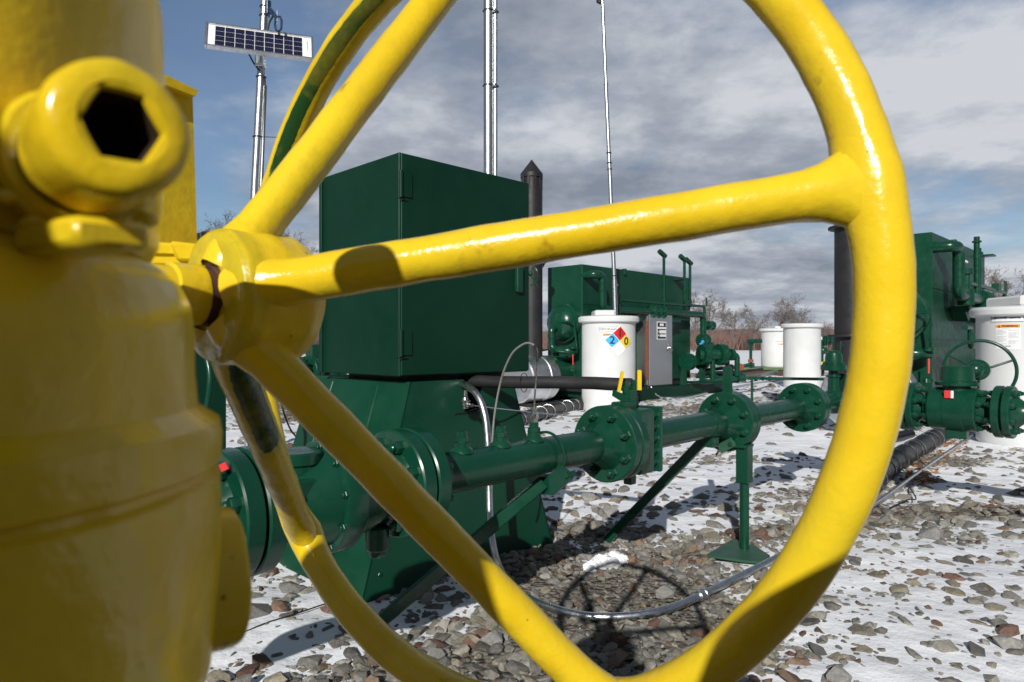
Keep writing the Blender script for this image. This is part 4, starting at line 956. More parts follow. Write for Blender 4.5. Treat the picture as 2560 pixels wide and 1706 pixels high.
# ================================================================== HEATERS
def heater(O, L, label, extra=True):
    O = V((O[0], O[1], 0)); t = thing('line_heater', label, 'heater', O, 'green box heaters')
    W, z0, z1 = .73, .30, 2.2
    def L_(x, y, z): return O + E1 * x + E2 * y + UZ * z         # y < 0: out from the long face towards the viewer
    g = MB(); g.box(L_(L / 2, W / 2, (z0 + z1) / 2), (L / 2, W / 2, (z1 - z0) / 2), (E1, E2, UZ), .008); sh = obj('shell', g, M['green_flat'], t, 20)
    g = MB(); g.box(L_(L / 2, -.004, z1 - .62), (L / 2 - .01, .005, .006), (E1, E2, UZ), .002); g.box(L_(L / 2, -.004, 1.0), (L / 2 - .01, .005, .006), (E1, E2, UZ), .002); g.box(L_(L * .34, -.010, z1 - .04), (.03, .03, .05), (E1, E2, UZ)); obj('seam', g, M['green_flat'], t, 20)
    g = MB()
    for y in (-.28, W + .05): g.box(L_(L / 2 + .2, y, .11), (L / 2 + .45, .05, .10), (E1, E2, UZ), .006)
    for x in (.2, L * .5, L - .2): g.box(L_(x, W / 2, .145), (.05, W / 2 + .28, .06), (E1, E2, UZ), .006)
    obj('skid', g, M['green_panel'], t, 20)
    g = MB(); g.box(L_(L / 2, W / 2, .25), (L / 2 - .05, W / 2 - .04, .06), (E1, E2, UZ)); obj('underside', g, M['black'], t, 20)
    # domed head on the end face and its elbow
    hd = L_(0, .33, 1.28); g = MB(); g.lathe(hd + E1 * .02, -E1, [(0, .315), (.10, .315), (.105, .29), (.16, .275), (.22, .235), (.26, .18), (.285, .11), (.295, .04), (.296, .001)], 48); obj('domed_head', g, M['green'], t)
    g = MB(); a = hd - E1 * .26 - UZ * .08; g.tube(elbows([a + E1 * .1, a - E1 * .09, a - E1 * .09 - UZ * .33, a - E1 * .02 - UZ * .36 - E2 * .28, a + E1 * .1 - UZ * .36 - E2 * .34], .08), .055, 16); g.cyl(a - E1 * .09 - UZ * .10, a - E1 * .09 - UZ * .16, .065, 16); obj('elbow_pipe', g, M['green'], t)
    g = MB(); a2 = a - E2 * .36 - UZ * .33; g.cyl(a2 - UZ * .24, a2 - UZ * .08, .009, 8); o_ = obj('gauge_glass', g, M['tag_red'], t)
    g = MB(); g.cyl(a2 + UZ * .0, a2 + UZ * .04, .05, 12); g.cyl(a2 - UZ * .34, a2 - UZ * .3, .05, 12); g.tube([a + UZ * .09 + E2 * .1, a + UZ * .09 - E2 * .38, a2 + E1 * .1], .018, 8); g.cyl(a - E2 * .2 - UZ * .3, a + E2 * .3 - UZ * .36, .014, 8); g.cyl(a - E2 * .2 - UZ * .45, a + E2 * .3 - UZ * .45, .014, 8); obj('gauge_line', g, M['green'], t)
    # long face: bent riser and header
    y = -.20; xe = L + .12
    hdr = elbows([L_(.06, .02, 2.03), L_(.06, y, 2.03), L_(.26, y, 2.03), L_(.26, y, 1.50), L_(xe, y, 1.50), L_(xe, y, .72), L_(xe, y - .05, .60)], .13)
    g = MB(); g.tube(hdr, .062, 18); obj('header_pipe', g, M['green'], t)
    for x in (L * .50, L * .55, L * .60): g = MB(); g.cyl(L_(x - .02, y, 1.50), L_(x + .02, y, 1.50), .115, 24, .004); obj('header_flange', g, M['green'], t)
    g = MB(); g.tube(elbows([L_(.75, y, 1.66), L_(xe + .05, y, 1.66), L_(xe + .05, y, .9)], .06), .026, 10); g.cyl(L_(xe + .12, y, 1.66), L_(xe + .12, y, 1.83), .016, 8); obj('vent_line', g, M['green'], t)
    g = MB(); g.cyl(L_(.62, y, 1.46), L_(.62, y, 1.78), .04, 12); g.cyl(L_(.62, y, 1.76), L_(.62, y, 1.82), .07, 12); g.cyl(L_(.60, y, 1.40), L_(.60, y, 1.58), .085, 16); obj('filler_neck', g, M['green'], t)
    g = MB(); g.box(L_(.60, y, 1.90), (.06, .01, .014), (E1, E2, UZ)); obj('label_plate', g, M['sticker'], t)
    for (x, zt_, zb) in ((L * .62, 2.50, 1.50), (L * .83, 2.48, 1.70), (L * .89, 2.44, 1.62)) if extra else ():
        g = MB(); g.cyl(L_(x, y, zb), L_(x, y, zt_), .026, 10); g.cyl(L_(x - .14, y, zt_ + .06), L_(x + .04, y, zt_ - .01), .045, 12); obj('vent_stub', g, M['green'], t)
    g = MB(); g.box(L_(L * .84, -.09, 2.13), (.09, .10, .012), (E1, E2, UZ)); obj('bracket_arm', g, M['green_flat'], t)
    g = MB(); g.box(L_(L * .86, y, 1.70), (.10, .04, .05), (E1, E2, UZ)); obj('bracket', g, M['green_flat'], t)
    for x in (L * .35, L * .72): g = MB(); g.box(L_(x, -.11, 1.36), (.22, .10, .035), (E1, E2, UZ), .01); g.prism([L_(x - .2, -.008, 1.34), L_(x + .2, -.008, 1.34), L_(x, -.008, 1.22)], -E2 * .15); obj('shelf_bracket', g, M['green_flat'], t)
    # valves at the outlet end
    for (zz, xx, r) in ((1.30, xe + .22, .09), (1.02, xe - .02, .12), (.92, xe + .15, .08)):
        g = MB(); g.cyl(L_(xx - .16, y, zz), L_(xx + .14, y, zz), r * .5, 16); g.cyl(L_(xx - .06, y, zz), L_(xx + .02, y, zz), r, 16, .006); g.cyl(L_(xx + .08, y, zz), L_(xx + .13, y, zz), r, 16, .006); obj('outlet_valve', g, M['green'], t)
    g = MB(); g.cyl(L_(xe - .16, y - .03, .98), L_(xe - .09, y - .03, .98), .05, 14, .006); obj('dial_gauge', g, M['blue'], t)
    # low manifold: heavy flanged pipe
    g = MB(); g.cyl(L_(L * .84, y - .04, .62), L_(xe, y - .04, .62), .085, 24); obj('outlet_pipe', g, M['green'], t)
    for x in (L * .83, L * .86, xe - .16, xe - .10): g = MB(); g.cyl(L_(x - .02, y - .04, .62), L_(x + .02, y - .04, .62), .155, 28, .004); obj('outlet_flange', g, M['green'], t)
    for x in (L * .78, L - .05): g = MB(); g.prism([L_(x - .12, y - .10, .02), L_(x + .12, y - .10, .02), L_(x + .06, y - .10, .5), L_(x - .06, y - .10, .5)], E2 * .04); obj('foot', g, M['green_flat'], t)
    return t, L_
h1, H1 = heater((1.10, 10.7), 3.25, 'long dark green box heater behind the white tank with the hazard diamond')
h2, H2_ = heater((4.69, 7.62), 2.70, 'green box heater at the right edge, behind the big white tank and yellow rim', False)
for (x, za, zb) in ((1.15, 1.5, 2.25), (1.24, 1.55, 2.12)):
    g = MB(); g.cyl(H2_(x, -.20, za), H2_(x, -.20, zb), .032, 12); g.cyl(H2_(x, -.20, zb - .07), H2_(x, -.20, zb - .05), .05, 10); obj('tall_riser', g, M['green'], h2)
g = MB(); g.tube(elbows([H2_(.05, -.30, 1.13), H2_(.32, -.30, 1.13), H2_(.32, -.30, .92), H2_(1.9, -.30, .92)], .05), .03, 10); obj('drip_line', g, M['green'], h2)

def burner(c, top, r, zax, rad, t0, t1, flz, label):
    """aluminium burner housing lying along E1 with a black stack; c = foot of the stack"""
    c = V((c[0], c[1], 0)); t = thing('burner_stack', label, 'exhaust stack', c, 'black exhaust stacks')
    g = MB(); g.lathe(c + UZ * zax + E1 * t0, E1, [(0, .02), (0, rad * .96), (.02, rad), ((t1 - t0) * .62, rad), ((t1 - t0) * .63, rad * 1.03), ((t1 - t0) * .70, rad * 1.03), ((t1 - t0) * .71, rad * .93), (t1 - t0, rad * .93)], 48); obj('burner_housing', g, M['alu'], t, 30)
    g = MB(); g.cyl(c + UZ * (zax + .08) + E1 * t1, c + UZ * (zax + .08) + E1 * (t1 + .75), rad * .55, 32); g.cyl(c + UZ * (zax + .08 + rad * .5) + E1 * (t1 + .25), c + UZ * (zax + .25 + rad * .5) + E1 * (t1 + .25), .06, 16); obj('fire_tube', g, M['green_flat'], t)
    g = MB(); g.cyl(c + UZ * (zax + rad * .6), c + UZ * (top - .42), r, 40); st = obj('stack', g, M['black'], t)
    g = MB(); z = top - .42; g.lathe(c, UZ, [(z, r * .9), (z + .13, r * .9), (z + .14, r * 1.03), (z + .20, r * 1.03), (z + .42, .004)], 8 if False else 40); obj('rain_cap', g, M['black'], st)
    g = MB()
    for k in range(10):
        th = k * math.pi / 5; g.box(c + UZ * (z + .05) + V((math.cos(th), math.sin(th), 0)) * r * .96, (.008, .02, .09), (V((math.cos(th), math.sin(th), 0)), V((-math.sin(th), math.cos(th), 0)), UZ), .002)
    obj('cap_strut', g, M['black'], st)
    for fz in flz: g = MB(); g.lathe(c, UZ, [(fz - .012, r * .9), (fz - .012, r * 1.34), (fz, r * 1.36), (fz + .012, r * 1.34), (fz + .012, r * .9)], 40); g.prism([c + UZ * (fz - .013) + V((r * 1.0, -.03, 0)), c + UZ * (fz - .013) + V((r * 1.3, -.03, 0)), c + UZ * (fz - .10) + V((r * 1.02, -.03, 0))], (0, .03, 0)); obj('stack_flange', g, M['black'], st)
    g = MB(); g.box(c + UZ * (zax - rad) * .5 + E1 * (t0 + t1) / 2, (.2, .18, max((zax - rad) * .5, .03)), (E1, E2, UZ)); obj('support', g, M['black'], t)
    return t
burner((.30, 10.42), 3.76, .166, .42, .36, -.34, .30, (2.20,), 'black exhaust stack with pointed cap rising right behind the tall green cabinet')
burner((3.43, 6.88), 3.40, .166, .42, .36, .10, 1.05, (2.12, 1.03), 'wide black exhaust stack mostly hidden behind the right side of the yellow rim')

# ================================================================== WHITE TANKS
def tank(c, R, H, label, lid=0, z0=0.0, stickers=(), ang=0.0, group='white plastic tanks'):
    c = V((c[0], c[1], z0)); t = thing('chemical_tank', label, 'tank', c, group)
    g = MB(); g.lathe(c, UZ, [(0, R * .965), (.03, R), (.06, R * 1.003), (H * .5, R * 1.0), (H - .10, R * 1.0), (H - .085, R * 1.01)], 72); obj('wall', g, M['white'], t, 25)
    g = MB(); g.lathe(c, UZ, [(H - .092, R * 1.0), (H - .090, R * 1.10), (H - .075, R * 1.135), (H - .03, R * 1.14), (H - .012, R * 1.12), (H, R * 1.06), (H + .004, R * .9), (H + .006, .01)], 72); rim = obj('rim', g, M['white'], t, 25)
    if lid:
        w, h, off = lid; g = MB(); g.box(c + V((off, -.05, H + h / 2 - .004)), (w, R * .6, h / 2), (V((1, 0, 0)), V((0, 1, 0)), UZ), .018); l_ = obj('lid', g, M['white'], t, 25)
        g = MB(); g.ball(c + V((off + w * .9, -.05 - R * .6, H + h * .55)), .009, 10, 8); obj('rivet', g, M['ink_grey'], l_)
    return t, c
tA, cA = tank((1.40, 9.9), .385, 1.345, 'white plastic tank with a coloured hazard diamond and a lid', (.145, .085, -.085))
tD, cD = tank((4.91, 6.52), .40, 1.30, 'big white plastic tank at the right edge with an orange warning sticker', (.34, .10, .08))
tC, cC = tank((6.37, 15.0), .385, 1.39, 'plain white plastic tank without stickers in the distance')
tB, cB = tank((8.15, 21.0), .46, 1.18, 'distant white tank with a lid standing on the green skid', (.30, .07, .12), z0=.24)
X1, Z1 = V((1, 0, 0)), UZ
def dec(fn, R, c, ang, mat, name, parent):
    g = MB(); r_ = fn(g); g = r_ if isinstance(r_, MB) else g; wrap(g, c, R, ang); return obj(name, g, M[mat], parent, 40)
def flat(g, x0, x1, z0, z1, h, seg=6):           # decal slab in (x, -height, z)
    for k in range(seg):
        a = x0 + (x1 - x0) * k / seg; b = x0 + (x1 - x0) * (k + 1) / seg
        g.prism([(a, 0, z0), (b, 0, z0), (b, 0, z1), (a, 0, z1)], (0, -h, 0))
def stickers(t, c, R, ang, H, xo, s=1.0, zo=.17):
    R = R * 1.002; z = H - zo
    def nm(g): flat(g, xo - .165 * s, xo + .165 * s, z - .034 * s, z + .034 * s, .002)
    n_ = dec(nm, R, c, ang, 'sticker', 'maker_label', t)
    def bd(g):
        flat(g, xo - .165 * s, xo + .165 * s, z + .032 * s, z + .0355 * s, .003); flat(g, xo - .165 * s, xo + .165 * s, z - .0355 * s, z - .032 * s, .003); flat(g, xo + .163 * s, xo + .166 * s, z - .034 * s, z + .034 * s, .003, 1); flat(g, xo - .166 * s, xo - .163 * s, z - .034 * s, z + .034 * s, .003, 1)
    dec(bd, R, c, ang, 'ink', 'label_border', n_)
    g = text_mb('CHEMTAINER Industries, Inc', (xo, -.0035, z + .006 * s), X1, Z1, .027 * s, .0005, bold=.0008); dec(lambda q: g, R, c, ang, 'ink', 'label_text', n_)
    def w0(g): flat(g, xo - .115 * s, xo + .115 * s, z - .325 * s, z - .06 * s, .002)
    w_ = dec(w0, R, c, ang, 'sticker', 'warning_label', t)
    dec(lambda q: flat(q, xo - .110 * s, xo + .110 * s, z - .098 * s, z - .064 * s, .003), R, c, ang, 'orange', 'warning_band', w_)
    g = text_mb('WARNING', (xo + .02 * s, -.0042, z - .081 * s), X1, Z1, .030 * s, .0005, bold=.0006)
    g.prism([(xo - .090 * s, -.0038, z - .094 * s), (xo - .066 * s, -.0038, z - .094 * s), (xo - .078 * s, -.0038, z - .070 * s)], (0, -.001, 0))
    dec(lambda q: g, R, c, ang, 'ink', 'warning_text', w_)
    def ln(g):
        flat(g, xo - .04 * s, xo + .03 * s, z - .112 * s, z - .109 * s, .003, 2)
        for col in (0, 1):
            for k in range(12):
                if (k * 7 + col * 3) % 6 == 4: continue
                x0 = xo + (-.105 if col == 0 else .010) * s; w = (.095 - .03 * ((k * 5 + col) % 3 == 0)) * s; zz = z - (.125 + k * .0128) * s; flat(g, x0, x0 + w, zz - .0045 * s, zz, .003, 3)
    dec(ln, R, c, ang, 'ink_grey', 'fine_print', w_)
    dec(lambda q: flat(q, xo - .02 * s, xo + .03 * s, z - .295 * s, z - .288 * s, .003, 2), R, c, ang, 'ink', 'logo_line', w_)
viewA = math.atan2(cA.x, cA.y)
stickers(tA, cA, .385, -viewA, 1.345, .02, .90, .195)
stickers(tD, cD, .40, -math.atan2(cD.x, cD.y), 1.30, -.14, .88, .115)
stickers(tB, cB, .46, -math.atan2(cB.x, cB.y), 1.18, .12, .9)
# hazard diamond on tank A: a separate rigid placard bent to the tank
dz = 1.345 - .355; dx_ = .155; hs = .118
def dia(g, cx, cz, h, hh):
    n = 6                                         # sliced so that it can bend
    for k in range(n):
        x0 = -h + 2 * h * k / n; x1 = -h + 2 * h * (k + 1) / n
        def top(x): return h - abs(x)
        pl = [(cx + x0, 0, cz - top(x0)), (cx + x1, 0, cz - top(x1)), (cx + x1, 0, cz + top(x1)), (cx + x0, 0, cz + top(x0))]
        if top(x0) < 1e-6: pl = [pl[0], pl[1], pl[2]]
        elif top(x1) < 1e-6: pl = [pl[0], pl[1], pl[3]]
        g.prism(pl, (0, -hh, 0))
def tilt_mb(g, cx, cz, ang):
    ca, sa = math.cos(ang), math.sin(ang); g.v = [(cx + (x - cx) * ca - (z - cz) * sa, y, cz + (x - cx) * sa + (z - cz) * ca) for x, y, z in g.v]; return g
HZ = .215; TLT = math.radians(-4); RA = .385 * 1.004
hzp = None
for (nm, ox, oz, h, hh, mt) in (('hazard_diamond', 0, 0, HZ, .005, 'sticker'), ('red_quarter', 0, HZ * .485, HZ * .465, .007, 'red'), ('blue_quarter', -HZ * .485, 0, HZ * .465, .007, 'blue'), ('yellow_quarter', HZ * .485, 0, HZ * .465, .007, 'yel_st')):
    g = MB(); dia(g, dx_ + ox, dz + oz, h, hh); tilt_mb(g, dx_, dz, TLT); wrap(g, cA, RA, -viewA); o_ = obj(nm, g, M[mt], tA if hzp is None else hzp, 20)
    if hzp is None: hzp = o_
for (ch, ox, oz) in (('1', 0, HZ * .485), ('2', -HZ * .485, 0), ('0', HZ * .485, 0)):
    g = text_mb(ch, (dx_ + ox, -.0085, dz + oz), X1, Z1, .150, .0008, bold=.003); tilt_mb(g, dx_, dz, TLT); wrap(g, cA, RA, -viewA); obj('numeral', g, M['ink'], hzp, 20)
# a stain and cable on the far tank
g = MB(); ctop = cC + V((-.1, -.385 * 1.0, 0))
for (x0, x1, za, zb) in ((-.21, -.205, .05, 1.27), (-.27, -.262, .2, 1.0)):
    g.prism([(x0, 0, za), (x1, 0, za), (x1, 0, zb), (x0, 0, zb)], (0, -.004, 0))
wrap(g, cC, .385, -.42 + .1); obj('sight_line', g, M['ink_grey'], tC)

# ================================================================== STAINLESS CONTROL CABINET
sc0 = V((2.29, 11.6, 0)); wR, wL = .75, .30
ss = thing('control_cabinet', 'brushed stainless steel control cabinet with rusty hinge beside the white tank', 'cabinet', sc0)
g = MB(); m_ = sc0 + E1 * wR / 2 + E2 * wL / 2; g.box(m_ + UZ * .845, (wR / 2 - .01, wL / 2, .605), (E1, E2, UZ), .006); obj('box', g, M['stainless'], ss, 20)
g = MB(); g.box(sc0 + E1 * (wR / 2 + .01) - E2 * .018 + UZ * .845, (wR / 2 - .012, .016, .612), (E1, E2, UZ), .006); sd = obj('door', g, M['stainless'], ss, 20)
g = MB(); g.box(sc0 - E1 * .006 - E2 * .004 + UZ * .845, (.007, .024, .49), (E1, E2, UZ), .002); hg = obj('hinge', g, M['hinge'], ss, 20)
for k in range(8): g = MB(); g.ball(sc0 - E1 * .017 - E2 * .008 + UZ * (.40 + k * .125), .007, 8, 6); obj('rivet', g, M['chrome'], hg)
g = MB(); g.cyl(sc0 + E1 * (wR - .09) - E2 * .03 + UZ * .88, sc0 + E1 * (wR - .09) - E2 * .07 + UZ * .88, .028, 14); g.box(sc0 + E1 * (wR - .10) - E2 * .07 + UZ * .83, (.045, .008, .012), ((E1 + UZ * .25).normalized(), E2, (UZ - E1 * .25).normalized()), .003); g.box(sc0 + E1 * (wR - .09) - E2 * .045 + UZ * .95, (.02, .008, .04), (E1, E2, UZ), .003); obj('latch', g, M['chrome'], sd)
lo = sc0 + E1 * .40 - E2 * .0355 + UZ * 1.18; LX, LZ = E1, UZ
g = MB(); rect(g, lo, LX, LZ, -.145, .145, -.155, .155, .002); lb = obj('data_plate', g, M['sticker'], sd, 20)
g = MB()
for (x0, x1, z0, z1) in ((-.13, .13, .062, .138), (-.13, .13, .008, .028), (-.13, -.075, -.045, .008), (-.13, .13, -.065, -.048), (-.13, -.06, -.105, -.065), (-.13, .13, -.142, -.108)):
    rect(g, lo + -E2 * .003, LX, LZ, x0, x1, z0, z1, .001)
obj('plate_print', g, M['ink'], lb, 20)
g = MB(); rect(g, lo + -E2 * .0045, LX, LZ, -.06, .06, .08, .122, .001); rect(g, lo - E2 * .0045, LX, LZ, -.115, -.095, -.03, -.01, .001); rect(g, lo - E2 * .0045, LX, LZ, -.115, -.085, -.095, -.075, .001); obj('plate_field', g, M['sticker'], lb, 20)
g = MB(); g.box(m_ + UZ * .10, (wR / 2 - .02, wL / 2 + .04, .10), (E1, E2, UZ), .004); g.box(m_ + UZ * .215, (wR / 2, wL / 2 + .03, .02), (E1, E2, UZ), .004); obj('base', g, M['black'], ss, 20)
g = MB(); g.tube(bez([sc0 + E1 * .05 - E2 * .05 + UZ * .22, sc0 + E1 * .08 - E2 * .12 + UZ * .10, sc0 + E1 * .18 - E2 * .2 + UZ * .03], 6), .016, 10); obj('conduit_whip', g, M['galv'], ss)
g = MB(); g.tube(bez([sc0 + E1 * .15 - E2 * .22 + UZ * .03, Gp(1720, 993, .03), Gp(1800, 975, .03), Gp(1900, 957, .03), Gp(1985, 944, .03)], 6), .022, 10); tag(obj('ground_conduit', g, M['galv'], loc=Gp(1800, 975)), 'grey conduit lying on the ground right of the stainless cabinet', 'conduit')

# ================================================================== WRAPPED PIPES ON THE GROUND
def wrapped(pts, r, label, loops, seed):
    t = thing('wrapped_pipe', label, 'pipe', V((pts[0].x, pts[0].y, 0)), 'black wrapped pipes on the ground')
    pth = bez(pts, 14); g = MB(); g.tube(pth, [r * (1 + .05 * math.sin(i * .7)) for i in range(len(pth))], 20); g.wobble(r * .10, 9, seed=seed); obj('wrap', g, M['wrap'], t, 50)
    for f in loops:
        i = min(int(f * (len(pth) - 2)), len(pth) - 2); c = pth[i]; d = (pth[i + 1] - c).normalized(); a = d.cross(UZ).normalized(); b = a.cross(d); sk = random.uniform(-.45, .45)
        g = MB(); g.tube([c + (a * math.cos(x) + b * math.sin(x)) * r * 1.09 + d * (math.cos(x) * r * sk) for x in [k * math.pi / 12 for k in range(24)]], .0042, 6, closed=True); obj('tie_wire', g, M['galv'], t, 60)
    return t
wrapped([Gp(1180, 1090, .075), Gp(1330, 1040, .075), Gp(1455, 1010, .075), Gp(1520, 1000, .075)], .085, 'black wrapped pipe with wire ties on the ground left of the hazard diamond tank', (.28, .36, .40, .46, .52, .57, .63, .68), 2)
wrapped([Gp(2165, 1215, .075), Gp(2220, 1165, .075), Gp(2300, 1118, .075), Gp(2380, 1072, .075), Gp(2460, 1035, .075)], .078, 'black wrapped pipe with wire ties on the ground beside the orange leaves', (.05, .12, .2, .27, .33, .40, .46, .49, .55, .59, .62, .8), 5)
g = MB(); g.tube(bez([Gp(2150, 1120, .05), Gp(2235, 1095, .05), Gp(2275, 1085, .05)], 6), .05, 14); g.wobble(.004, 12); tag(obj('hose_end', g, M['wrap'], loc=Gp(2235, 1095)), 'short black hose end on the gravel behind the wrapped pipe', 'hose')
g = MB(); g.tube(bez([Gp(2225, 1270, .01), Gp(2270, 1250, .012), Gp(2290, 1245, .02), Gp(2260, 1200, .02)], 6), .004, 6); tag(obj('loose_wire', g, M['rubber'], loc=Gp(2270, 1250)), 'loose dark wire end on snow below the wrapped pipe', 'wire')

# ================================================================== DISTANT PIPEWORK
fm = thing('meter_manifold', 'green distant pipe manifold with flanged valve and support post behind the heater end', 'pipeline', P(1790, 950, 12.6))
Yf = 12.6
def ft(name, ptsY, r, m='green', rad=.12, seg=12):
    g = MB(); g.tube(elbows([P(*p) for p in ptsY], rad) if len(ptsY) > 2 else [P(*p) for p in ptsY], r, seg); return obj(name, g, M[m], fm, 50)
ft('header', [(1748, 888, Yf), (1822, 886, Yf)], .105, seg=20); ft('outlet_line', [(1822, 886, Yf), (1843, 887, Yf), (1843, 940, Yf)], .05)
for (u, r) in ((1757, .19), (1764, .19), (1798, .20), (1806, .20), (1829, .11)):
    g = MB(); a = P(u, 887, Yf); g.cyl(a - V((.03, .01, 0)), a + V((.03, .01, 0)), r, 24, .004); obj('flange', g, M['green'], fm)
ft('post', [(1782, 897, Yf), (1782, 953, Yf)], .05); ft('lever', [(1770, 866, Yf), (1780, 866, Yf), (1777, 880, Yf)], .04); ft('riser', [(1818, 866, Yf), (1821, 920, Yf), (1824, 948, Yf)], .03)
g = MB(); g.box(P(1823, 922, Yf), (.07, .05, .08), b=.01); obj('gearbox', g, M['black'], fm)
ft('low_line', [(1748, 927, 13.2), (1800, 922, 13.2), (1852, 917, 13.2), (1876, 912, 13.2)], .035); ft('low_line', [(1740, 940, 13), (1848, 939, 13)], .05); ft('drain_line', [(1748, 934, 15), (1850, 930, 16), (1905, 924, 17)], .04, 'black')
ft('low_line', [(1742, 958, Yf), (1800, 951, Yf), (1848, 946, Yf), (1900, 940, 13.5), (1942, 930, 15.2)], .045); g = MB(); g.box(P(1782, 955, Yf), (.5, .12, .02), (V((.93, .36, 0)), V((-.36, .93, 0)), UZ), .005); obj('base_channel', g, M['green_panel'], fm, 20)
g = MB(); g.lathe(P(1851, 918, 13.1), V((0, -1, 0)), [(-.03, .07), (.03, .07)], 8); obj('orange_union', g, M['hinge'], fm, 20)
g = MB(); g.ball(P(1853, 944, Yf), .07, 14, 8); g.cyl(P(1846, 946, Yf), P(1862, 945, Yf), .075, 14); g.tube([P(1851, 938, Yf) + V((math.cos(x) * .05, 0, math.sin(x) * .05)) for x in [k * math.pi / 6 for k in range(12)]], .012, 6, closed=True); obj('strainer', g, M['green'], fm)
tl = thing('long_thin_pipe', 'long thin horizontal green pipe crossing in front of the plain white tank', 'pipe', P(2000, 948, 9.5))
g = MB(); g.cyl(P(1870, 946, 9.9), P(2120, 949, 9.2), .021, 12); obj('pipe', g, M['green'], tl)
g = MB(); g.cyl(P(1921, 947, 9.75), P(1928, 947, 9.73), .034, 12); g.cyl(P(1905, 947, 9.75), P(1908, 947, 9.73), .03, 12); obj('coupling', g, M['green'], tl)
for u in (1880, 2100): g = MB(); a = P(u, 947, 9.8 if u < 2000 else 9.25); g.cyl(V((a.x, a.y, 0)), a, .018, 8); obj('support', g, M['green'], tl)
ts = thing('vent_standpipe', 'green T-shaped standpipe with rusty union left of the lidded distant tank', 'pipe', P(1877, 920, 16))
g = MB(); g.cyl(P(1877, 916, 16), P(1877, 854, 16), .035, 12); g.lathe(P(1877, 862, 16), UZ, [(-.06, .035), (0, .05), (.05, .10)], 12); g.cyl(P(1867, 854, 16), P(1904, 853, 16), .05, 12); obj('pipe', g, M['green'], ts)
g = MB(); g.cyl(P(1877, 906, 16), P(1877, 899, 16), .065, 8); obj('union', g, M['hinge'], ts)
g = MB(); g.cyl(P(1852, 918, 15.5), P(1879, 914, 16), .035, 10); g.box(P(1878, 914, 16), (.06, .06, .06), b=.01); obj('foot_line', g, M['green'], ts)
sk = thing('low_skid', 'low olive green steel skid under the distant lidded tank', 'skid', (8.1, 20.3, 0))
g = MB(); g.box((8.15, 20.9, .205), (1.18, .75, .035), (V((.985, -.17, 0)), V((.17, .985, 0)), UZ), .01); obj('deck', g, M['olive'], sk, 20)
g = MB(); g.box((8.15, 20.9, .085), (1.15, .70, .08), (V((.985, -.17, 0)), V((.17, .985, 0)), UZ), .01); obj('runner', g, M['rust'], sk, 20)
yv2 = thing('small_yellow_valve', 'small bright yellow valve on the distant green skid right of the plain tank', 'valve', P(2060, 916, 19.5))
g = MB(); a, b = P(2044, 909, 19.5), P(2071, 909, 19.5); g.cyl(a, b, .045, 14); g.cyl(P(2050, 909, 19.5), P(2053, 909, 19.5), .10, 14); g.cyl(P(2062, 909, 19.5), P(2065, 909, 19.5), .10, 14); g.ball(P(2057, 908, 19.5), .085, 14, 8); obj('body', g, M['yel_lever'], yv2)
g = MB(); g.cyl(P(2057, 906, 19.5), P(2054, 896, 19.5), .03, 8); g.cyl(P(2046, 896, 19.5), P(2056, 899, 19.5), .025, 8); obj('handle', g, M['yel_lever'], yv2)
rm = thing('distant_regulator_set', 'distant green regulator pipework right of the plain white tank', 'pipeline', P(2070, 910, 17))
g = MB(); g.cyl(P(2048, 852, 17), P(2080, 852, 17), .07, 14)
for u in (2056, 2062, 2072): g.cyl(P(u, 852, 17), P(u + 3, 852, 17), .13, 16)
g.tube(elbows([P(2075, 851, 17), P(2086, 847, 17), P(2086, 885, 17), P(2086, 905, 17)], .08), .05, 10); g.cyl(P(2055, 852, 17), P(2055, 905, 17), .04, 10); g.ball(P(2057, 877, 17), .10, 12, 8); g.cyl(P(2050, 878, 17), P(2075, 878, 17), .035, 8); g.cyl(P(2067, 870, 17), P(2067, 915, 17), .025, 8); g.cyl(P(2079, 884, 17), P(2093, 884, 17), .045, 8); obj('pipework', g, M['green'], rm)
g = MB(); g.box(P(2053, 846, 16.9), (.03, .02, .04), b=.005); obj('gauge', g, M['sticker'], rm)
g = MB(); g.cyl(Gp(2123, 962), Gp(2123, 962) + UZ * .30, .05, 14); tag(obj('white_marker_post', g, M['white'], loc=Gp(2123, 962)), 'short white marker post just left of the yellow rim in the background', 'post')

# ================================================================== LIGHT, SKY, CAMERA
sun_to = V((-.45, -1.86, .973)).normalized()
sl = bpy.data.lights.new('sun', 'SUN'); sl.energy = 4.7; sl.angle = math.radians(.53); sl.color = (1, .968, .915)
so = bpy.data.objects.new('sun', sl); COL.objects.link(so); so.rotation_euler = sun_to.to_track_quat('Z', 'Y').to_euler(); so.location = (0, -5, 8)
def N_c(nt, v): m = N(nt, 'ShaderNodeClamp'); nt.links.new(v, m.inputs[0]); return m.outputs[0]
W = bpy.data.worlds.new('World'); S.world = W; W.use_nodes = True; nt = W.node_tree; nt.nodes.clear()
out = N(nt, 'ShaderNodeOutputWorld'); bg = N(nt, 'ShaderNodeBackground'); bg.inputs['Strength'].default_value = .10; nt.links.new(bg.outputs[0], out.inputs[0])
sky = N(nt, 'ShaderNodeTexSky'); sky.sky_type = 'NISHITA'; sky.sun_disc = False; sky.sun_elevation = math.asin(sun_to.z); sky.sun_rotation = math.atan2(sun_to.x, sun_to.y)
tc = N(nt, 'ShaderNodeTexCoord'); sx = N(nt, 'ShaderNodeSeparateXYZ'); nt.links.new(tc.outputs['Generated'], sx.inputs[0])
zc = math_n(nt, 'ADD', math_n(nt, 'MAXIMUM', sx.outputs[2], 0.0), .16)
cb = N(nt, 'ShaderNodeCombineXYZ'); nt.links.new(math_n(nt, 'DIVIDE', sx.outputs[0], zc), cb.inputs[0]); nt.links.new(math_n(nt, 'DIVIDE', sx.outputs[1], zc), cb.inputs[1]); cb.inputs[2].default_value = 2.3
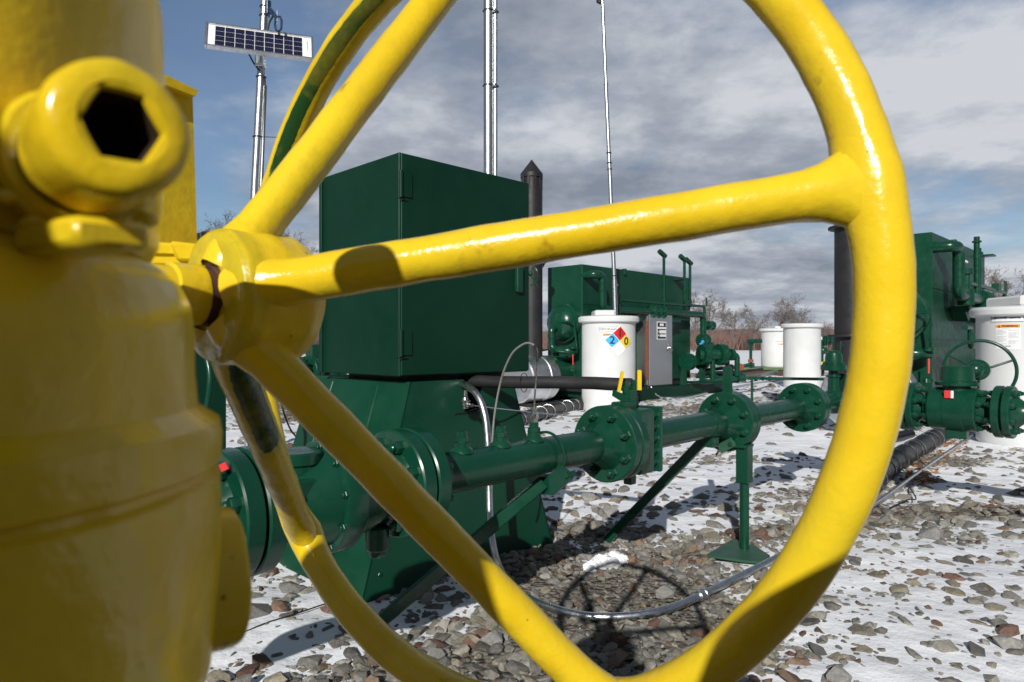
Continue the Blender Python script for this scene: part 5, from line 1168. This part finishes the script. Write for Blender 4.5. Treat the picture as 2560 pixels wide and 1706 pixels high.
n1 = noise_node(nt, .62, 8, .56, cb.outputs[0]); n2 = noise_node(nt, 1.5, 7, .6, cb.outputs[0])
cov = math_n(nt, 'ADD', math_n(nt, 'MULTIPLY', n1.outputs['Fac'], .72), math_n(nt, 'MULTIPLY', n2.outputs['Fac'], .28))
# a clear gap high on the left and a thinner zone low on the right
def gap(dirv, tight, w):
    d = V(dirv).normalized(); dn = N(nt, 'ShaderNodeVectorMath', operation='DOT_PRODUCT'); nt.links.new(tc.outputs['Generated'], dn.inputs[0]); dn.inputs[1].default_value = d
    return math_n(nt, 'MULTIPLY', math_n(nt, 'POWER', math_n(nt, 'MAXIMUM', dn.outputs['Value'], 0.0), tight), w)
for dv, ti, w in (((-.62, 1, .42), 22, -.16), ((.62, 1, .34), 70, -.07), ((-.05, 1, .38), 22, .10), ((.35, 1, .52), 40, .06)):
    cov = math_n(nt, 'ADD', cov, gap(dv, ti, w))
away = math_n(nt, 'MULTIPLY', math_n(nt, 'MINIMUM', math_n(nt, 'SUBTRACT', sx.outputs[1], .72), 0.0), .16)
cov = math_n(nt, 'ADD', cov, away)
lowz = math_n(nt, 'MULTIPLY', math_n(nt, 'SUBTRACT', 1.0, math_n(nt, 'MINIMUM', math_n(nt, 'MULTIPLY', math_n(nt, 'MAXIMUM', sx.outputs[2], 0.0), 4.0), 1.0)), .19)
cov = math_n(nt, 'ADD', cov, lowz)
fac = ramp(nt, cov, [(.42, .16), (.50, .72), (.56, 1.0)])
n3 = noise_node(nt, 1.5, 9, .60, cb.outputs[0]); shade = ramp(nt, n3.outputs['Fac'], [(.34, (2.3, 2.65, 3.3)), (.47, (3.7, 4.05, 4.7)), (.60, (6.2, 6.45, 6.9))])
skyc = mixc(nt, 1.0, sky.outputs[0], (.72, .84, .96), 'MULTIPLY')
cc_ = mixc(nt, fac.outputs[0], skyc, shade.outputs[0]); 
back = math_n(nt, 'MULTIPLY', N_c(nt, math_n(nt, 'MULTIPLY', math_n(nt, 'SUBTRACT', .72, sx.outputs[1]), 2.2)), .94)   # unseen sky overhead and behind darkened to cut the ambient light
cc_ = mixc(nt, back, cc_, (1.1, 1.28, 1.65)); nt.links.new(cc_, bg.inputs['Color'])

cam = bpy.data.cameras.new('camera'); cam.lens = 24.0; cam.sensor_width = 36; cam.shift_y = (CV - 853) / 2560.0; cam.clip_start = .01; cam.clip_end = 3000
cam.dof.use_dof = True; cam.dof.focus_distance = 1.3; cam.dof.aperture_fstop = 18
co_ = bpy.data.objects.new('camera', cam); COL.objects.link(co_); co_.location = (0, 0, HC); co_.rotation_euler = (math.radians(90), 0, 0); S.camera = co_
S.view_settings.view_transform = 'Standard'; S.view_settings.look = 'None'; S.view_settings.gamma = 1; S.view_settings.exposure = 0
S.render.engine = 'CYCLES'; S.cycles.use_denoising = True
